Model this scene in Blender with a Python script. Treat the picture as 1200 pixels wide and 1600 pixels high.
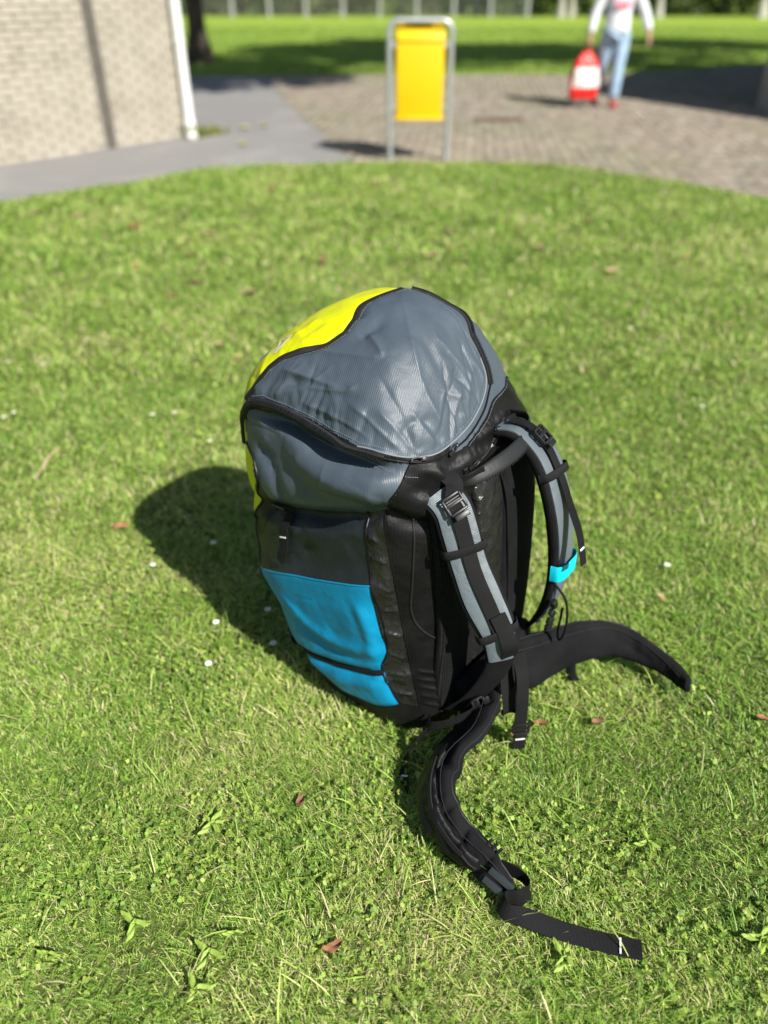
import bpy, bmesh, math, random
import numpy as np
from mathutils import Vector, Matrix
from mathutils.bvhtree import BVHTree

for o in list(bpy.data.objects):
    bpy.data.objects.remove(o)
sc = bpy.context.scene
COL = sc.collection
random.seed(7)
RNG = np.random.default_rng(7)

# ------------------------------------------------------------------ camera
cam_d = bpy.data.cameras.new('camera')
cam = bpy.data.objects.new('camera', cam_d)
COL.objects.link(cam)
cam.location = (0, 0, 1.40)
cam.rotation_euler = (math.radians(90 - 34.5), 0, 0)
cam_d.sensor_fit = 'VERTICAL'
cam_d.sensor_height = 24.0
cam_d.lens = 24.0 * 1202 / 1600
cam_d.clip_start = 0.02
cam_d.clip_end = 600
cam_d.dof.use_dof = True
cam_d.dof.focus_distance = 1.45
cam_d.dof.aperture_fstop = 0.92
sc.camera = cam

# ------------------------------------------------------------------ world, sun, exposure
SUN_EL = math.radians(43.5)
SUN_H = Vector((0.685, -0.728)).normalized()          # horizontal direction towards the sun
w = bpy.data.worlds.new('World')
sc.world = w
w.use_nodes = True
nt = w.node_tree
bg = nt.nodes['Background']
sky = nt.nodes.new('ShaderNodeTexSky')
sky.sky_type = 'NISHITA'
sky.sun_disc = False
sky.sun_elevation = SUN_EL
sky.sun_rotation = math.atan2(SUN_H.x, SUN_H.y)
nt.links.new(sky.outputs[0], bg.inputs[0])
bg.inputs[1].default_value = 0.055
sun_d = bpy.data.lights.new('sun', 'SUN')
sun_d.energy = 5.0
sun_d.angle = math.radians(0.53)
sun_d.color = (1.0, 0.955, 0.88)
sun = bpy.data.objects.new('sun', sun_d)
COL.objects.link(sun)
to_sun = Vector((SUN_H.x * math.cos(SUN_EL), SUN_H.y * math.cos(SUN_EL), math.sin(SUN_EL)))
sun.rotation_euler = to_sun.to_track_quat('Z', 'Y').to_euler()
sun.location = to_sun * 30
vs = sc.view_settings
vs.view_transform = 'Standard'
vs.look = 'None'
vs.gamma = 1.0
vs.exposure = 0.76
vs.use_curve_mapping = False

# ------------------------------------------------------------------ helpers
def tag(o, label=None, cat=None, group=None, kind=None):
    if label: o['label'] = label
    if cat: o['category'] = cat
    if group: o['group'] = group
    if kind: o['kind'] = kind
    return o

def empty(name, loc=(0, 0, 0), rz=0.0):
    o = bpy.data.objects.new(name, None)
    o.empty_display_size = 0.1
    COL.objects.link(o)
    o.location = loc
    o.rotation_euler = (0, 0, rz)
    return o

def link(name, me, parent=None):
    o = bpy.data.objects.new(name, me)
    COL.objects.link(o)
    if parent is not None:
        o.parent = parent
    return o

def mesh(name, verts, faces, mat=None, parent=None, smooth=True, uv=None):
    me = bpy.data.meshes.new(name)
    me.from_pydata([tuple(map(float, v)) for v in verts], [], [tuple(map(int, f)) for f in faces])
    if uv is not None:
        lay = me.uv_layers.new(name='UVMap')
        idx = np.empty(len(me.loops), dtype=np.int32)
        me.loops.foreach_get('vertex_index', idx)
        lay.data.foreach_set('uv', np.asarray(uv, dtype=np.float32)[idx].ravel())
    if mat is not None:
        me.materials.append(mat)
    if smooth:
        me.polygons.foreach_set('use_smooth', [True] * len(me.polygons))
    me.update()
    return link(name, me, parent)

class MB:
    """collects simple solids into one mesh"""
    def __init__(self): self.v = []; self.f = []
    def add(self, v, f):
        n = len(self.v); self.v += [tuple(x) for x in v]; self.f += [tuple(i + n for i in q) for q in f]; return self
    def box(self, c, s, rot=None, bev=0.0):
        bm = bmesh.new(); bmesh.ops.create_cube(bm, size=1)
        for v in bm.verts: v.co = Vector((v.co.x * s[0], v.co.y * s[1], v.co.z * s[2]))
        if bev: bmesh.ops.bevel(bm, geom=bm.edges[:], offset=bev, segments=2, profile=0.5, affect='EDGES')
        R = rot or Matrix.Identity(3)
        vs_ = [R @ v.co + Vector(c) for v in bm.verts]
        bm.verts.index_update()
        fs = [[v.index for v in f.verts] for f in bm.faces]
        bm.free(); return self.add(vs_, fs)
    def tube(self, pts, r, k=10, caps=True, closed=False):
        pts = [Vector(p) for p in pts]; n = len(pts)
        rr = r if hasattr(r, '__len__') else [r] * n
        vs_ = []; up = None
        for i, p in enumerate(pts):
            a = pts[(i - 1) % n] if (closed or i > 0) else p
            b = pts[(i + 1) % n] if (closed or i < n - 1) else p
            t = (b - a).normalized()
            if up is None:
                up = Vector((0, 0, 1)) if abs(t.z) < 0.9 else Vector((1, 0, 0))
            s = t.cross(up)
            if s.length < 1e-5: s = t.orthogonal()
            s.normalize(); up = s.cross(t).normalized()
            for j in range(k):
                a2 = 2 * math.pi * j / k
                vs_.append(p + (s * math.cos(a2) + up * math.sin(a2)) * rr[i])
        fs = []
        for i in range(n if closed else n - 1):
            i2 = (i + 1) % n
            for j in range(k):
                j2 = (j + 1) % k
                fs.append((i * k + j, i * k + j2, i2 * k + j2, i2 * k + j))
        if caps and not closed:
            fs.append(tuple(range(k))[::-1]); fs.append(tuple((n - 1) * k + j for j in range(k)))
        return self.add(vs_, fs)
    def build(self, name, mat, parent=None, smooth=True):
        o = mesh(name, self.v, self.f, mat, parent, smooth)
        if smooth:
            try:
                bm = bmesh.new(); bm.from_mesh(o.data)
                bmesh.ops.recalc_face_normals(bm, faces=bm.faces)
                for e in bm.edges:
                    if len(e.link_faces) == 2 and e.calc_face_angle(0) > math.radians(40): e.smooth = False
                bm.to_mesh(o.data); bm.free()
            except Exception: pass
        return o

def catmull(P, n):
    """Catmull-Rom resampling of control rows (any dimension) to n rows"""
    P = np.asarray(P, float)
    m = len(P)
    if m == 2:
        t = np.linspace(0, 1, n)[:, None]; return P[0] * (1 - t) + P[1] * t
    Q = np.vstack([2 * P[0] - P[1], P, 2 * P[-1] - P[-2]])
    t = np.linspace(0, m - 1 - 1e-9, n); i = t.astype(int); f = (t - i)[:, None]
    a, b, c, d = Q[i], Q[i + 1], Q[i + 2], Q[i + 3]
    return 0.5 * ((2 * b) + (-a + c) * f + (2 * a - 5 * b + 4 * c - d) * f**2 + (-a + 3 * b - 3 * c + d) * f**3)

def sweep(name, ctrl, mat, parent, n=60, k=16, sq=5.0, taper=None, wrinkle=0.0, seed=0):
    """band swept along a curve. ctrl rows: x y z  wx wy wz  width thickness"""
    S = catmull(ctrl, n)
    p = S[:, :3]; wd = S[:, 3:6]; W = S[:, 6]; T = S[:, 7]
    t = np.gradient(p, axis=0); t /= np.linalg.norm(t, axis=1)[:, None] + 1e-12
    wd = wd - (wd * t).sum(1)[:, None] * t; wd /= np.linalg.norm(wd, axis=1)[:, None] + 1e-12
    nn = np.cross(t, wd)
    th = np.linspace(0, 2 * math.pi, k, endpoint=False)
    c, s = np.cos(th), np.sin(th)
    r = (np.abs(c)**sq + np.abs(s)**sq)**(-1 / sq)
    V = p[:, None, :] + wd[:, None, :] * (W[:, None] / 2 * (r * c)[None])[..., None] + nn[:, None, :] * (T[:, None] / 2 * (r * s)[None])[..., None]
    if wrinkle:
        rg = np.random.default_rng(seed)
        q = np.linspace(0, 1, n)
        wv = sum(np.sin(q * f * 6.28 + ph) / f**0.7 for f, ph in zip(rg.uniform(2, 14, 7), rg.uniform(0, 6, 7)))
        V = V + nn[:, None, :] * (wv * wrinkle)[:, None, None] * (0.5 + 0.5 * c)[None, :, None]
    L = np.concatenate([[0], np.cumsum(np.linalg.norm(np.diff(p, axis=0), axis=1))])
    uv = np.stack([np.repeat(L[:, None], k, 1), (W[:, None] / 2 * (r * c)[None])], -1).reshape(-1, 2)
    F = []
    for i in range(n - 1):
        for j in range(k):
            j2 = (j + 1) % k
            F.append((i * k + j, (i + 1) * k + j, (i + 1) * k + j2, i * k + j2))
    F.append(tuple(range(k))); F.append(tuple((n - 1) * k + j for j in range(k))[::-1])
    o = mesh(name, V.reshape(-1, 3), F, mat, parent, True, uv)
    bm = bmesh.new(); bm.from_mesh(o.data); bmesh.ops.recalc_face_normals(bm, faces=bm.faces)
    for e in bm.edges:
        if len(e.link_faces) == 2 and e.calc_face_angle(0) > math.radians(50): e.smooth = False
    bm.to_mesh(o.data); bm.free()
    return o

# ------------------------------------------------------------------ materials
def mat(name, col, rough=0.6, spec=0.4, metal=0.0, noise=None, bump=None, trans=0.0, sheen=0.0, coords='Object'):
    """noise=(scale, amount, colour2)  bump=(scale, strength, distance)"""
    m = bpy.data.materials.new(name); m.use_nodes = True
    N = m.node_tree.nodes; L = m.node_tree.links
    b = N['Principled BSDF']
    b.inputs['Base Color'].default_value = (*col, 1)
    b.inputs['Roughness'].default_value = rough
    b.inputs['Specular IOR Level'].default_value = spec
    b.inputs['Metallic'].default_value = metal
    if sheen: b.inputs['Sheen Weight'].default_value = sheen
    if noise or bump:
        tc = N.new('ShaderNodeTexCoord')
    if noise:
        nz = N.new('ShaderNodeTexNoise'); nz.inputs['Scale'].default_value = noise[0]; nz.inputs['Detail'].default_value = 5
        L.new(tc.outputs[coords], nz.inputs['Vector'])
        rmp = N.new('ShaderNodeMapRange'); rmp.inputs[1].default_value = 0.35; rmp.inputs[2].default_value = 0.65
        rmp.inputs[3].default_value = 0; rmp.inputs[4].default_value = noise[1]
        L.new(nz.outputs['Fac'], rmp.inputs[0])
        mx = N.new('ShaderNodeMixRGB'); mx.inputs[1].default_value = (*col, 1); mx.inputs[2].default_value = (*noise[2], 1)
        L.new(rmp.outputs[0], mx.inputs[0]); L.new(mx.outputs[0], b.inputs['Base Color'])
    if bump:
        n2 = N.new('ShaderNodeTexNoise'); n2.inputs['Scale'].default_value = bump[0]; n2.inputs['Detail'].default_value = 6
        L.new(tc.outputs[coords], n2.inputs['Vector'])
        bp = N.new('ShaderNodeBump'); bp.inputs['Strength'].default_value = bump[1]; bp.inputs['Distance'].default_value = bump[2]
        L.new(n2.outputs['Fac'], bp.inputs['Height']); L.new(bp.outputs[0], b.inputs['Normal'])
    return m

def mat_fabric(name, col, rough=0.45, spec=0.5, period=0.004, stripe=0.25, wr=0.35, col2=None, sheen=0.0, cross=0.0, crk=(14, .0)):
    """woven nylon: fine ribs across the UV and small irregular creasing"""
    m = bpy.data.materials.new(name); m.use_nodes = True
    N = m.node_tree.nodes; L = m.node_tree.links
    b = N['Principled BSDF']
    b.inputs['Roughness'].default_value = rough
    b.inputs['Specular IOR Level'].default_value = spec
    b.inputs['Sheen Weight'].default_value = sheen
    uv = N.new('ShaderNodeUVMap'); uv.uv_map = 'UVMap'
    sep = N.new('ShaderNodeSeparateXYZ'); L.new(uv.outputs[0], sep.inputs[0])
    def rib(ch):
        mu = N.new('ShaderNodeMath'); mu.operation = 'MULTIPLY'; mu.inputs[1].default_value = 2 * math.pi / period
        L.new(sep.outputs[ch], mu.inputs[0])
        si = N.new('ShaderNodeMath'); si.operation = 'SINE'; L.new(mu.outputs[0], si.inputs[0])
        return si
    s1 = rib(0); h = s1
    if cross:
        s2 = rib(1)
        ad = N.new('ShaderNodeMath'); ad.operation = 'MULTIPLY_ADD'; ad.inputs[1].default_value = cross
        L.new(s2.outputs[0], ad.inputs[0]); L.new(s1.outputs[0], ad.inputs[2]); h = ad
    b1 = N.new('ShaderNodeBump'); b1.inputs['Strength'].default_value = stripe; b1.inputs['Distance'].default_value = period * 0.25
    L.new(h.outputs[0], b1.inputs['Height'])
    tc = N.new('ShaderNodeTexCoord')
    nz = N.new('ShaderNodeTexNoise'); nz.inputs['Scale'].default_value = 28; nz.inputs['Detail'].default_value = 4
    nz.inputs['Distortion'].default_value = 0.6
    L.new(tc.outputs['Object'], nz.inputs['Vector'])
    b2 = N.new('ShaderNodeBump'); b2.inputs['Strength'].default_value = wr; b2.inputs['Distance'].default_value = 0.012
    L.new(nz.outputs['Fac'], b2.inputs['Height']); L.new(b1.outputs[0], b2.inputs['Normal'])
    rg = N.new('ShaderNodeTexVoronoi'); rg.feature = 'F1'; rg.inputs['Scale'].default_value = crk[0]
    wn = N.new('ShaderNodeTexNoise'); wn.inputs['Scale'].default_value = crk[0] * .6; wn.inputs['Detail'].default_value = 3
    mp = N.new('ShaderNodeMapping'); mp.inputs['Scale'].default_value = (1.0, 1.0, .5); mp.inputs['Rotation'].default_value = (.5, .3, .6)
    L.new(tc.outputs['Object'], wn.inputs['Vector'])
    va = N.new('ShaderNodeVectorMath'); va.operation = 'MULTIPLY_ADD'; va.inputs[1].default_value = (1.6 / crk[0],) * 3
    L.new(wn.outputs['Color'], va.inputs[0]); L.new(tc.outputs['Object'], va.inputs[2])
    L.new(va.outputs[0], mp.inputs[0]); L.new(mp.outputs[0], rg.inputs['Vector'])
    b3 = N.new('ShaderNodeBump'); b3.inputs['Strength'].default_value = crk[1]; b3.inputs['Distance'].default_value = 0.3 / crk[0]
    L.new(rg.outputs['Distance'], b3.inputs['Height']); L.new(b2.outputs[0], b3.inputs['Normal'])
    L.new(b3.outputs[0], b.inputs['Normal'])
    n2 = N.new('ShaderNodeTexNoise'); n2.inputs['Scale'].default_value = 9; n2.inputs['Detail'].default_value = 7
    L.new(tc.outputs['Object'], n2.inputs['Vector'])
    mx = N.new('ShaderNodeMixRGB'); mx.inputs[1].default_value = (*col, 1)
    c2 = col2 or tuple(min(1, c * 1.35 + 0.004) for c in col)
    mx.inputs[2].default_value = (*c2, 1)
    mr = N.new('ShaderNodeMapRange'); mr.inputs[1].default_value = 0.4; mr.inputs[2].default_value = 0.75
    L.new(n2.outputs['Fac'], mr.inputs[0]); L.new(mr.outputs[0], mx.inputs[0])
    L.new(mx.outputs[0], b.inputs['Base Color'])
    return m

def mat_attr(name, rough=0.7, spec=0.3, transl=0.0, tint=None, bump=None):
    """colour from the mesh colour attribute 'col' (one colour per blade, leaf or stone)"""
    m = bpy.data.materials.new(name); m.use_nodes = True
    N = m.node_tree.nodes; L = m.node_tree.links
    b = N['Principled BSDF']
    b.inputs['Roughness'].default_value = rough; b.inputs['Specular IOR Level'].default_value = spec
    at = N.new('ShaderNodeAttribute'); at.attribute_name = 'col'
    L.new(at.outputs['Color'], b.inputs['Base Color'])
    if bump:
        tc = N.new('ShaderNodeTexCoord')
        n2 = N.new('ShaderNodeTexNoise'); n2.inputs['Scale'].default_value = bump[0]; n2.inputs['Detail'].default_value = 5
        L.new(tc.outputs['Object'], n2.inputs['Vector'])
        bp = N.new('ShaderNodeBump'); bp.inputs['Strength'].default_value = bump[1]; bp.inputs['Distance'].default_value = bump[2]
        L.new(n2.outputs['Fac'], bp.inputs['Height']); L.new(bp.outputs[0], b.inputs['Normal'])
    if transl:
        tr = N.new('ShaderNodeBsdfTranslucent'); L.new(at.outputs['Color'], tr.inputs['Color'])
        ms = N.new('ShaderNodeMixShader'); ms.inputs[0].default_value = transl
        L.new(b.outputs[0], ms.inputs[1]); L.new(tr.outputs[0], ms.inputs[2])
        L.new(ms.outputs[0], N['Material Output'].inputs[0])
    return m

def np_mesh(name, V, loops, starts, totals, colors, material, parent=None, smooth=False):
    """fast mesh from arrays, with a per-vertex colour attribute"""
    me = bpy.data.meshes.new(name)
    me.vertices.add(len(V)); me.vertices.foreach_set('co', np.ascontiguousarray(V, dtype=np.float32).ravel())
    me.loops.add(len(loops)); me.loops.foreach_set('vertex_index', np.ascontiguousarray(loops, dtype=np.int32))
    me.polygons.add(len(starts)); me.polygons.foreach_set('loop_start', np.ascontiguousarray(starts, dtype=np.int32))
    try: me.polygons.foreach_set('loop_total', np.ascontiguousarray(totals, dtype=np.int32))
    except Exception: pass
    if smooth: me.polygons.foreach_set('use_smooth', np.ones(len(starts), dtype=bool))
    if colors is not None:
        ca = me.color_attributes.new('col', 'FLOAT_COLOR', 'POINT')
        cc = np.ones((len(V), 4), dtype=np.float32); cc[:, :3] = colors
        ca.data.foreach_set('color', cc.ravel())
    me.materials.append(material)
    me.update(calc_edges=True); me.validate()
    return link(name, me, parent)

def lattice_noise(P, scale, seed=0):
    """smooth value noise in [-1, 1] at points P (n, d)"""
    P = np.asarray(P, float) * scale
    i = np.floor(P).astype(np.int64); f = P - i; f = f * f * (3 - 2 * f)
    d = P.shape[1]
    out = np.zeros(len(P))
    for c in range(2**d):
        wgt = np.ones(len(P)); h = np.full(len(P), seed * 7919 + 13, dtype=np.int64)
        for k in range(d):
            bit = (c >> k) & 1
            wgt = wgt * (f[:, k] if bit else 1 - f[:, k])
            h = (h * 374761393 + (i[:, k] + bit) * (668265263, 2246822519, 3266489917)[k]) & 0x7fffffff
        h = (h ^ (h >> 13)) * 1274126177 & 0x7fffffff
        h = h ^ (h >> 16)
        out += wgt * ((h % 65536) / 32767.5 - 1)
    return out

# ================================================================== SETTING
def poly_sheet(name, pts, z, material, thick=0.0):
    bm = bmesh.new()
    vs_ = [bm.verts.new((x, y, z)) for x, y in pts]
    f = bm.faces.new(vs_)
    if f.normal.z < 0: f.normal_flip()
    f.normal_update()
    if f.normal.z < 0: bmesh.ops.reverse_faces(bm, faces=[f])
    if thick:
        r = bmesh.ops.extrude_face_region(bm, geom=[f])
        for v in [g for g in r['geom'] if isinstance(g, bmesh.types.BMVert)]: v.co.z = z - thick
        bmesh.ops.recalc_face_normals(bm, faces=bm.faces)
    bmesh.ops.triangulate(bm, faces=bm.faces)
    me = bpy.data.meshes.new(name); bm.to_mesh(me); bm.free()
    me.materials.append(material)
    return tag(link(name, me), kind='structure')

def in_poly(X, Y, poly):
    poly = np.asarray(poly); n = len(poly); ins = np.zeros(np.shape(X), bool)
    j = n - 1
    for i in range(n):
        xi, yi = poly[i]; xj, yj = poly[j]
        if yi != yj:
            ins ^= ((yi > Y) != (yj > Y)) & (X < (xj - xi) * (Y - yi) / (yj - yi) + xi)
        j = i
    return ins

def ground_mat(name, c1, c2, c3, s1, s2, bump_scale, bump_d, rough=0.9):
    m = bpy.data.materials.new(name); m.use_nodes = True
    N = m.node_tree.nodes; L = m.node_tree.links; b = N['Principled BSDF']
    b.inputs['Roughness'].default_value = rough; b.inputs['Specular IOR Level'].default_value = 0.25
    tc = N.new('ShaderNodeTexCoord')
    def nz(s, d=6):
        n = N.new('ShaderNodeTexNoise'); n.inputs['Scale'].default_value = s; n.inputs['Detail'].default_value = d
        n.inputs['Roughness'].default_value = 0.65
        L.new(tc.outputs['Object'], n.inputs['Vector']); return n
    r1 = N.new('ShaderNodeValToRGB')
    r1.color_ramp.elements[0].position = 0.32; r1.color_ramp.elements[0].color = (*c1, 1)
    r1.color_ramp.elements[1].position = 0.68; r1.color_ramp.elements[1].color = (*c2, 1)
    L.new(nz(s1).outputs['Fac'], r1.inputs[0])
    mr = N.new('ShaderNodeMapRange'); mr.inputs[1].default_value = 0.5; mr.inputs[2].default_value = 0.72; mr.inputs[4].default_value = 0.8
    L.new(nz(s2).outputs['Fac'], mr.inputs[0])
    mx = N.new('ShaderNodeMixRGB'); L.new(mr.outputs[0], mx.inputs[0]); L.new(r1.outputs[0], mx.inputs[1]); mx.inputs[2].default_value = (*c3, 1)
    L.new(mx.outputs[0], b.inputs['Base Color'])
    bp = N.new('ShaderNodeBump'); bp.inputs['Strength'].default_value = 0.7; bp.inputs['Distance'].default_value = bump_d
    L.new(nz(bump_scale, 8).outputs['Fac'], bp.inputs['Height']); L.new(bp.outputs[0], b.inputs['Normal'])
    return m

M_field = ground_mat('field_grass', (.21, .31, .035), (.30, .41, .05), (.18, .26, .03), 9, 0.8, 40, .05)
M_soil = ground_mat('lawn_soil', (.07, .09, .022), (.13, .16, .04), (.17, .15, .07), 30, 2.5, 120, .012)
M_asphalt = ground_mat('asphalt', (.19, .185, .18), (.235, .23, .225), (.29, .285, .275), 70, 1.2, 160, .004)
M_bed = ground_mat('paving_sand', (.16, .14, .11), (.22, .19, .15), (.10, .11, .06), 20, 2, 90, .006)

LAWN_EDGE = [(-8.0, 2.6), (-6.0, 4.0), (-4.5, 5.15), (-3.6, 5.85), (-2.99, 6.30), (-2.55, 6.70), (-2.18, 7.02), (-1.86, 7.36), (-1.59, 7.60), (-1.1, 7.76), (-.5, 7.84), (0, 7.87),
             (.8, 7.86), (1.5, 7.74), (1.95, 7.50), (2.3, 7.22), (2.7, 6.80), (3.05, 6.33), (3.6, 5.4), (4.3, 4.2), (5.0, 2.6), (5.6, .5)]
E2 = catmull(LAWN_EDGE, 160)
E2 = E2 + 0.035 * np.stack([lattice_noise(E2, 5, 3), lattice_noise(E2, 5, 4)], 1)
LAWN = [tuple(p) for p in E2] + [(5.6, -4), (-8, -4)]
ASPH = [(-14, -4), (-.1, -4), (-.1, 7.2), (-.35, 8.35), (-.86, 10.3), (-1.54, 13.1), (-2.1, 16.25), (-3.6, 16.2), (-14, 16.0)]
PAVE = [(-.1, -4), (16, -4), (16, 18.9), (8.1, 18.7), (5.5, 17.2), (3.6, 16.5), (0, 16.5), (-2.1, 16.25), (-1.54, 13.1), (-.86, 10.3), (-.35, 8.35), (-.1, 7.2)]
poly_sheet('ground', [(-260, -120), (260, -120), (260, 420), (-260, 420)], -.034, M_field)
poly_sheet('asphalt_path', ASPH, -.010, M_asphalt, .015)
paving = poly_sheet('paving', PAVE, -.022, M_bed)
poly_sheet('lawn', LAWN, 0.0, M_soil, .03)

# clay pavers: real stones, joined, laid in rows across the square
M_paver = mat_attr('clay_paver', .85, .25, bump=(60, .5, .004))
def build_pavers():
    L_, B_, g = .115, .1, .007
    a = math.radians(24)
    ca, sa = math.cos(a), math.sin(a)
    C_, Col_ = [], []
    for r in range(-40, 260):
        for c in range(-60, 220):
            u = c * (L_ + g) + (r % 2) * (L_ + g) / 2; v = r * (B_ + g)
            C_.append((u, v))
    C_ = np.array(C_)
    X = -3 + ca * C_[:, 0] - sa * C_[:, 1] ; Y = 3 + sa * C_[:, 0] + ca * C_[:, 1]
    keep = in_poly(X, Y, PAVE) & ~in_poly(X, Y, LAWN) & (Y > 4) & (X < 10.5)
    # keep the stones whole on the square's border
    X, Y = X[keep], Y[keep]; n = len(X)
    hx, hy = L_ / 2, B_ / 2; bz = .006
    z0 = -.03; zt = -.004 + RNG.normal(0, .0016, n)
    tx, ty = RNG.normal(0, .006, n), RNG.normal(0, .006, n)
    rows = []
    loc = [(-hx, -hy), (hx, -hy), (hx, hy), (-hx, hy)]
    V = np.zeros((n, 12, 3))
    for k, (lx, ly) in enumerate(loc):
        for lay, (sx, zz) in enumerate(((1, z0), (1, -bz), (.965, 0))):
            qx, qy = lx * (1 if lay < 2 else .975), ly * (1 if lay < 2 else .94)
            V[:, lay * 4 + k, 0] = X + ca * qx - sa * qy
            V[:, lay * 4 + k, 1] = Y + sa * qx + ca * qy
            V[:, lay * 4 + k, 2] = (zt + zz + tx * qx / hx * .2 + ty * qy / hy * .2) if lay else z0
    F1 = []
    for lay in (0, 1):
        for k in range(4):
            k2 = (k + 1) % 4
            F1.append((lay * 4 + k, lay * 4 + k2, lay * 4 + 4 + k2, lay * 4 + 4 + k))
    F1.append((8, 9, 10, 11))
    F1 = np.array(F1)
    F = (F1[None] + (np.arange(n) * 12)[:, None, None]).reshape(-1)
    base = np.array([(.275, .24, .185), (.31, .27, .215), (.235, .20, .15), (.265, .22, .165), (.24, .215, .175)])
    col = base[RNG.integers(0, 5, n)] * RNG.uniform(.82, 1.15, n)[:, None]
    mossy = np.clip(lattice_noise(np.stack([X, Y], 1), .9, 11), 0, 1)[:, None]
    col = col * (1 - .35 * mossy) + np.array([.17, .19, .09]) * .35 * mossy
    nf = len(F) // 4
    o = np_mesh('clay_pavers', V.reshape(-1, 3), F, np.arange(nf) * 4, np.full(nf, 4), np.repeat(col, 12, 0), M_paver, paving)
    tag(o, kind='stuff')
build_pavers()

# ------------------------------------------------------------------ grass
M_grass = mat_attr('grass_blade', .5, .4, transl=.42)
M_clover = mat_attr('clover_leaf', .5, .35, transl=.3)

PACK_O = np.array([.087, 1.389]); PHI = math.radians(38)
def to_pack(X, Y):
    dx, dy = X - PACK_O[0], Y - PACK_O[1]
    return dx * math.cos(PHI) - dy * math.sin(PHI), dx * math.sin(PHI) + dy * math.cos(PHI)

def grass_colors(X, Y, far):
    n = len(X); P = np.stack([X, Y], 1)
    dry = lattice_noise(P, 2.1, 21) * .75 + lattice_noise(P, 6.5, 22) * .65 + .35 * lattice_noise(P, 15, 25)
    d2 = (X - .12)**2 / .035 + (Y - .72)**2 / .014            # worn straw patch beside the belt strap
    dry = dry + 1.1 * np.exp(-d2)
    fresh = lattice_noise(P, 1.7, 23) * .6 + lattice_noise(P, 5.2, 24) * .5
    pal = np.array([(.085, .18, .026), (.17, .33, .042), (.29, .48, .07), (.44, .58, .12), (.60, .60, .25), (.72, .63, .40)])
    k = RNG.normal(2.0, .95, n) + (.55 if far else 1.0) * dry - .5 * fresh
    k = np.where(RNG.random(n) < .15 + .2 * np.clip(dry, 0, 1), RNG.uniform(3.2, 5, n), k)
    k = np.clip(k, 0, 4.999); i = k.astype(int); f = (k - i)[:, None]
    c = pal[i] * (1 - f) + pal[np.minimum(i + 1, 5)] * f
    return c * RNG.uniform(.8, 1.2, n)[:, None]

def blades(X, Y, length, width, segs, colors, z0=0.0, lean=(20, 80)):
    n = len(X); az = RNG.uniform(0, 2 * math.pi, n)
    # blades nearby lie roughly the same way
    az = az * .88 + 2.2 * lattice_noise(np.stack([X, Y], 1), 6.0, 31) + 2.0
    th0 = np.radians(RNG.uniform(lean[0] * .4, lean[1] * .75, n)); th1 = np.radians(RNG.uniform(lean[0] + 15, lean[1] + 22, n))
    dx, dy = np.cos(az), np.sin(az); tw = RNG.normal(0, .5, n)
    sx, sy = -np.sin(az + tw), np.cos(az + tw)
    px, py, pz = X.copy(), Y.copy(), np.full(n, z0) - .002
    nv = 2 * segs + 1
    V = np.zeros((n, nv, 3))
    for s in range(segs + 1):
        t = s / segs
        wv = width * (1 - .15 * t) if s < segs else None
        if s < segs:
            V[:, 2 * s] = np.stack([px - sx * wv / 2, py - sy * wv / 2, pz], 1)
            V[:, 2 * s + 1] = np.stack([px + sx * wv / 2, py + sy * wv / 2, pz], 1)
        else:
            V[:, 2 * s] = np.stack([px, py, pz], 1)
        a = th0 + (th1 - th0) * (t + .5 / segs)
        st = length / segs
        px = px + dx * np.sin(a) * st; py = py + dy * np.sin(a) * st; pz = np.maximum(pz + np.cos(a) * st, z0 + .002)
    loops1, starts1, tot1 = [], [], []
    for s in range(segs - 1):
        starts1.append(len(loops1)); loops1 += [2 * s, 2 * s + 1, 2 * s + 3, 2 * s + 2]; tot1.append(4)
    starts1.append(len(loops1)); loops1 += [2 * segs - 2, 2 * segs - 1, 2 * segs]; tot1.append(3)
    ll = len(loops1)
    loops = (np.array(loops1)[None] + (np.arange(n) * nv)[:, None]).ravel()
    starts = (np.array(starts1)[None] + (np.arange(n) * ll)[:, None]).ravel()
    tots = np.tile(tot1, n)
    shade = np.repeat(colors[:, None, :], nv, 1)
    return V.reshape(-1, 3), loops, starts, tots, shade.reshape(-1, 3)

def merge(parts):
    Vs, Ls, Ss, Ts, Cs = [], [], [], [], []; nv = nl = 0
    for V, l, s, t, c in parts:
        Vs.append(V); Ls.append(l + nv); Ss.append(s + nl); Ts.append(t); Cs.append(c); nv += len(V); nl += len(l)
    return [np.concatenate(a) for a in (Vs, Ls, Ss, Ts, Cs)]

def scatter(y0, y1, dens, margin=.25):
    hw = .5 * (.793 + .824 * y1) + margin
    n = int(dens * (y1 - y0) * 2 * hw)
    X = RNG.uniform(-hw, hw, n); Y = RNG.uniform(y0, y1, n)
    k = np.abs(X) < .5 * (.793 + .824 * Y) + margin
    return X[k], Y[k]

def not_under_pack(X, Y):
    lx, ly = to_pack(X, Y)
    return ~((lx > -.165) & (lx < .155) & (np.abs(ly) < .185))

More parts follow.
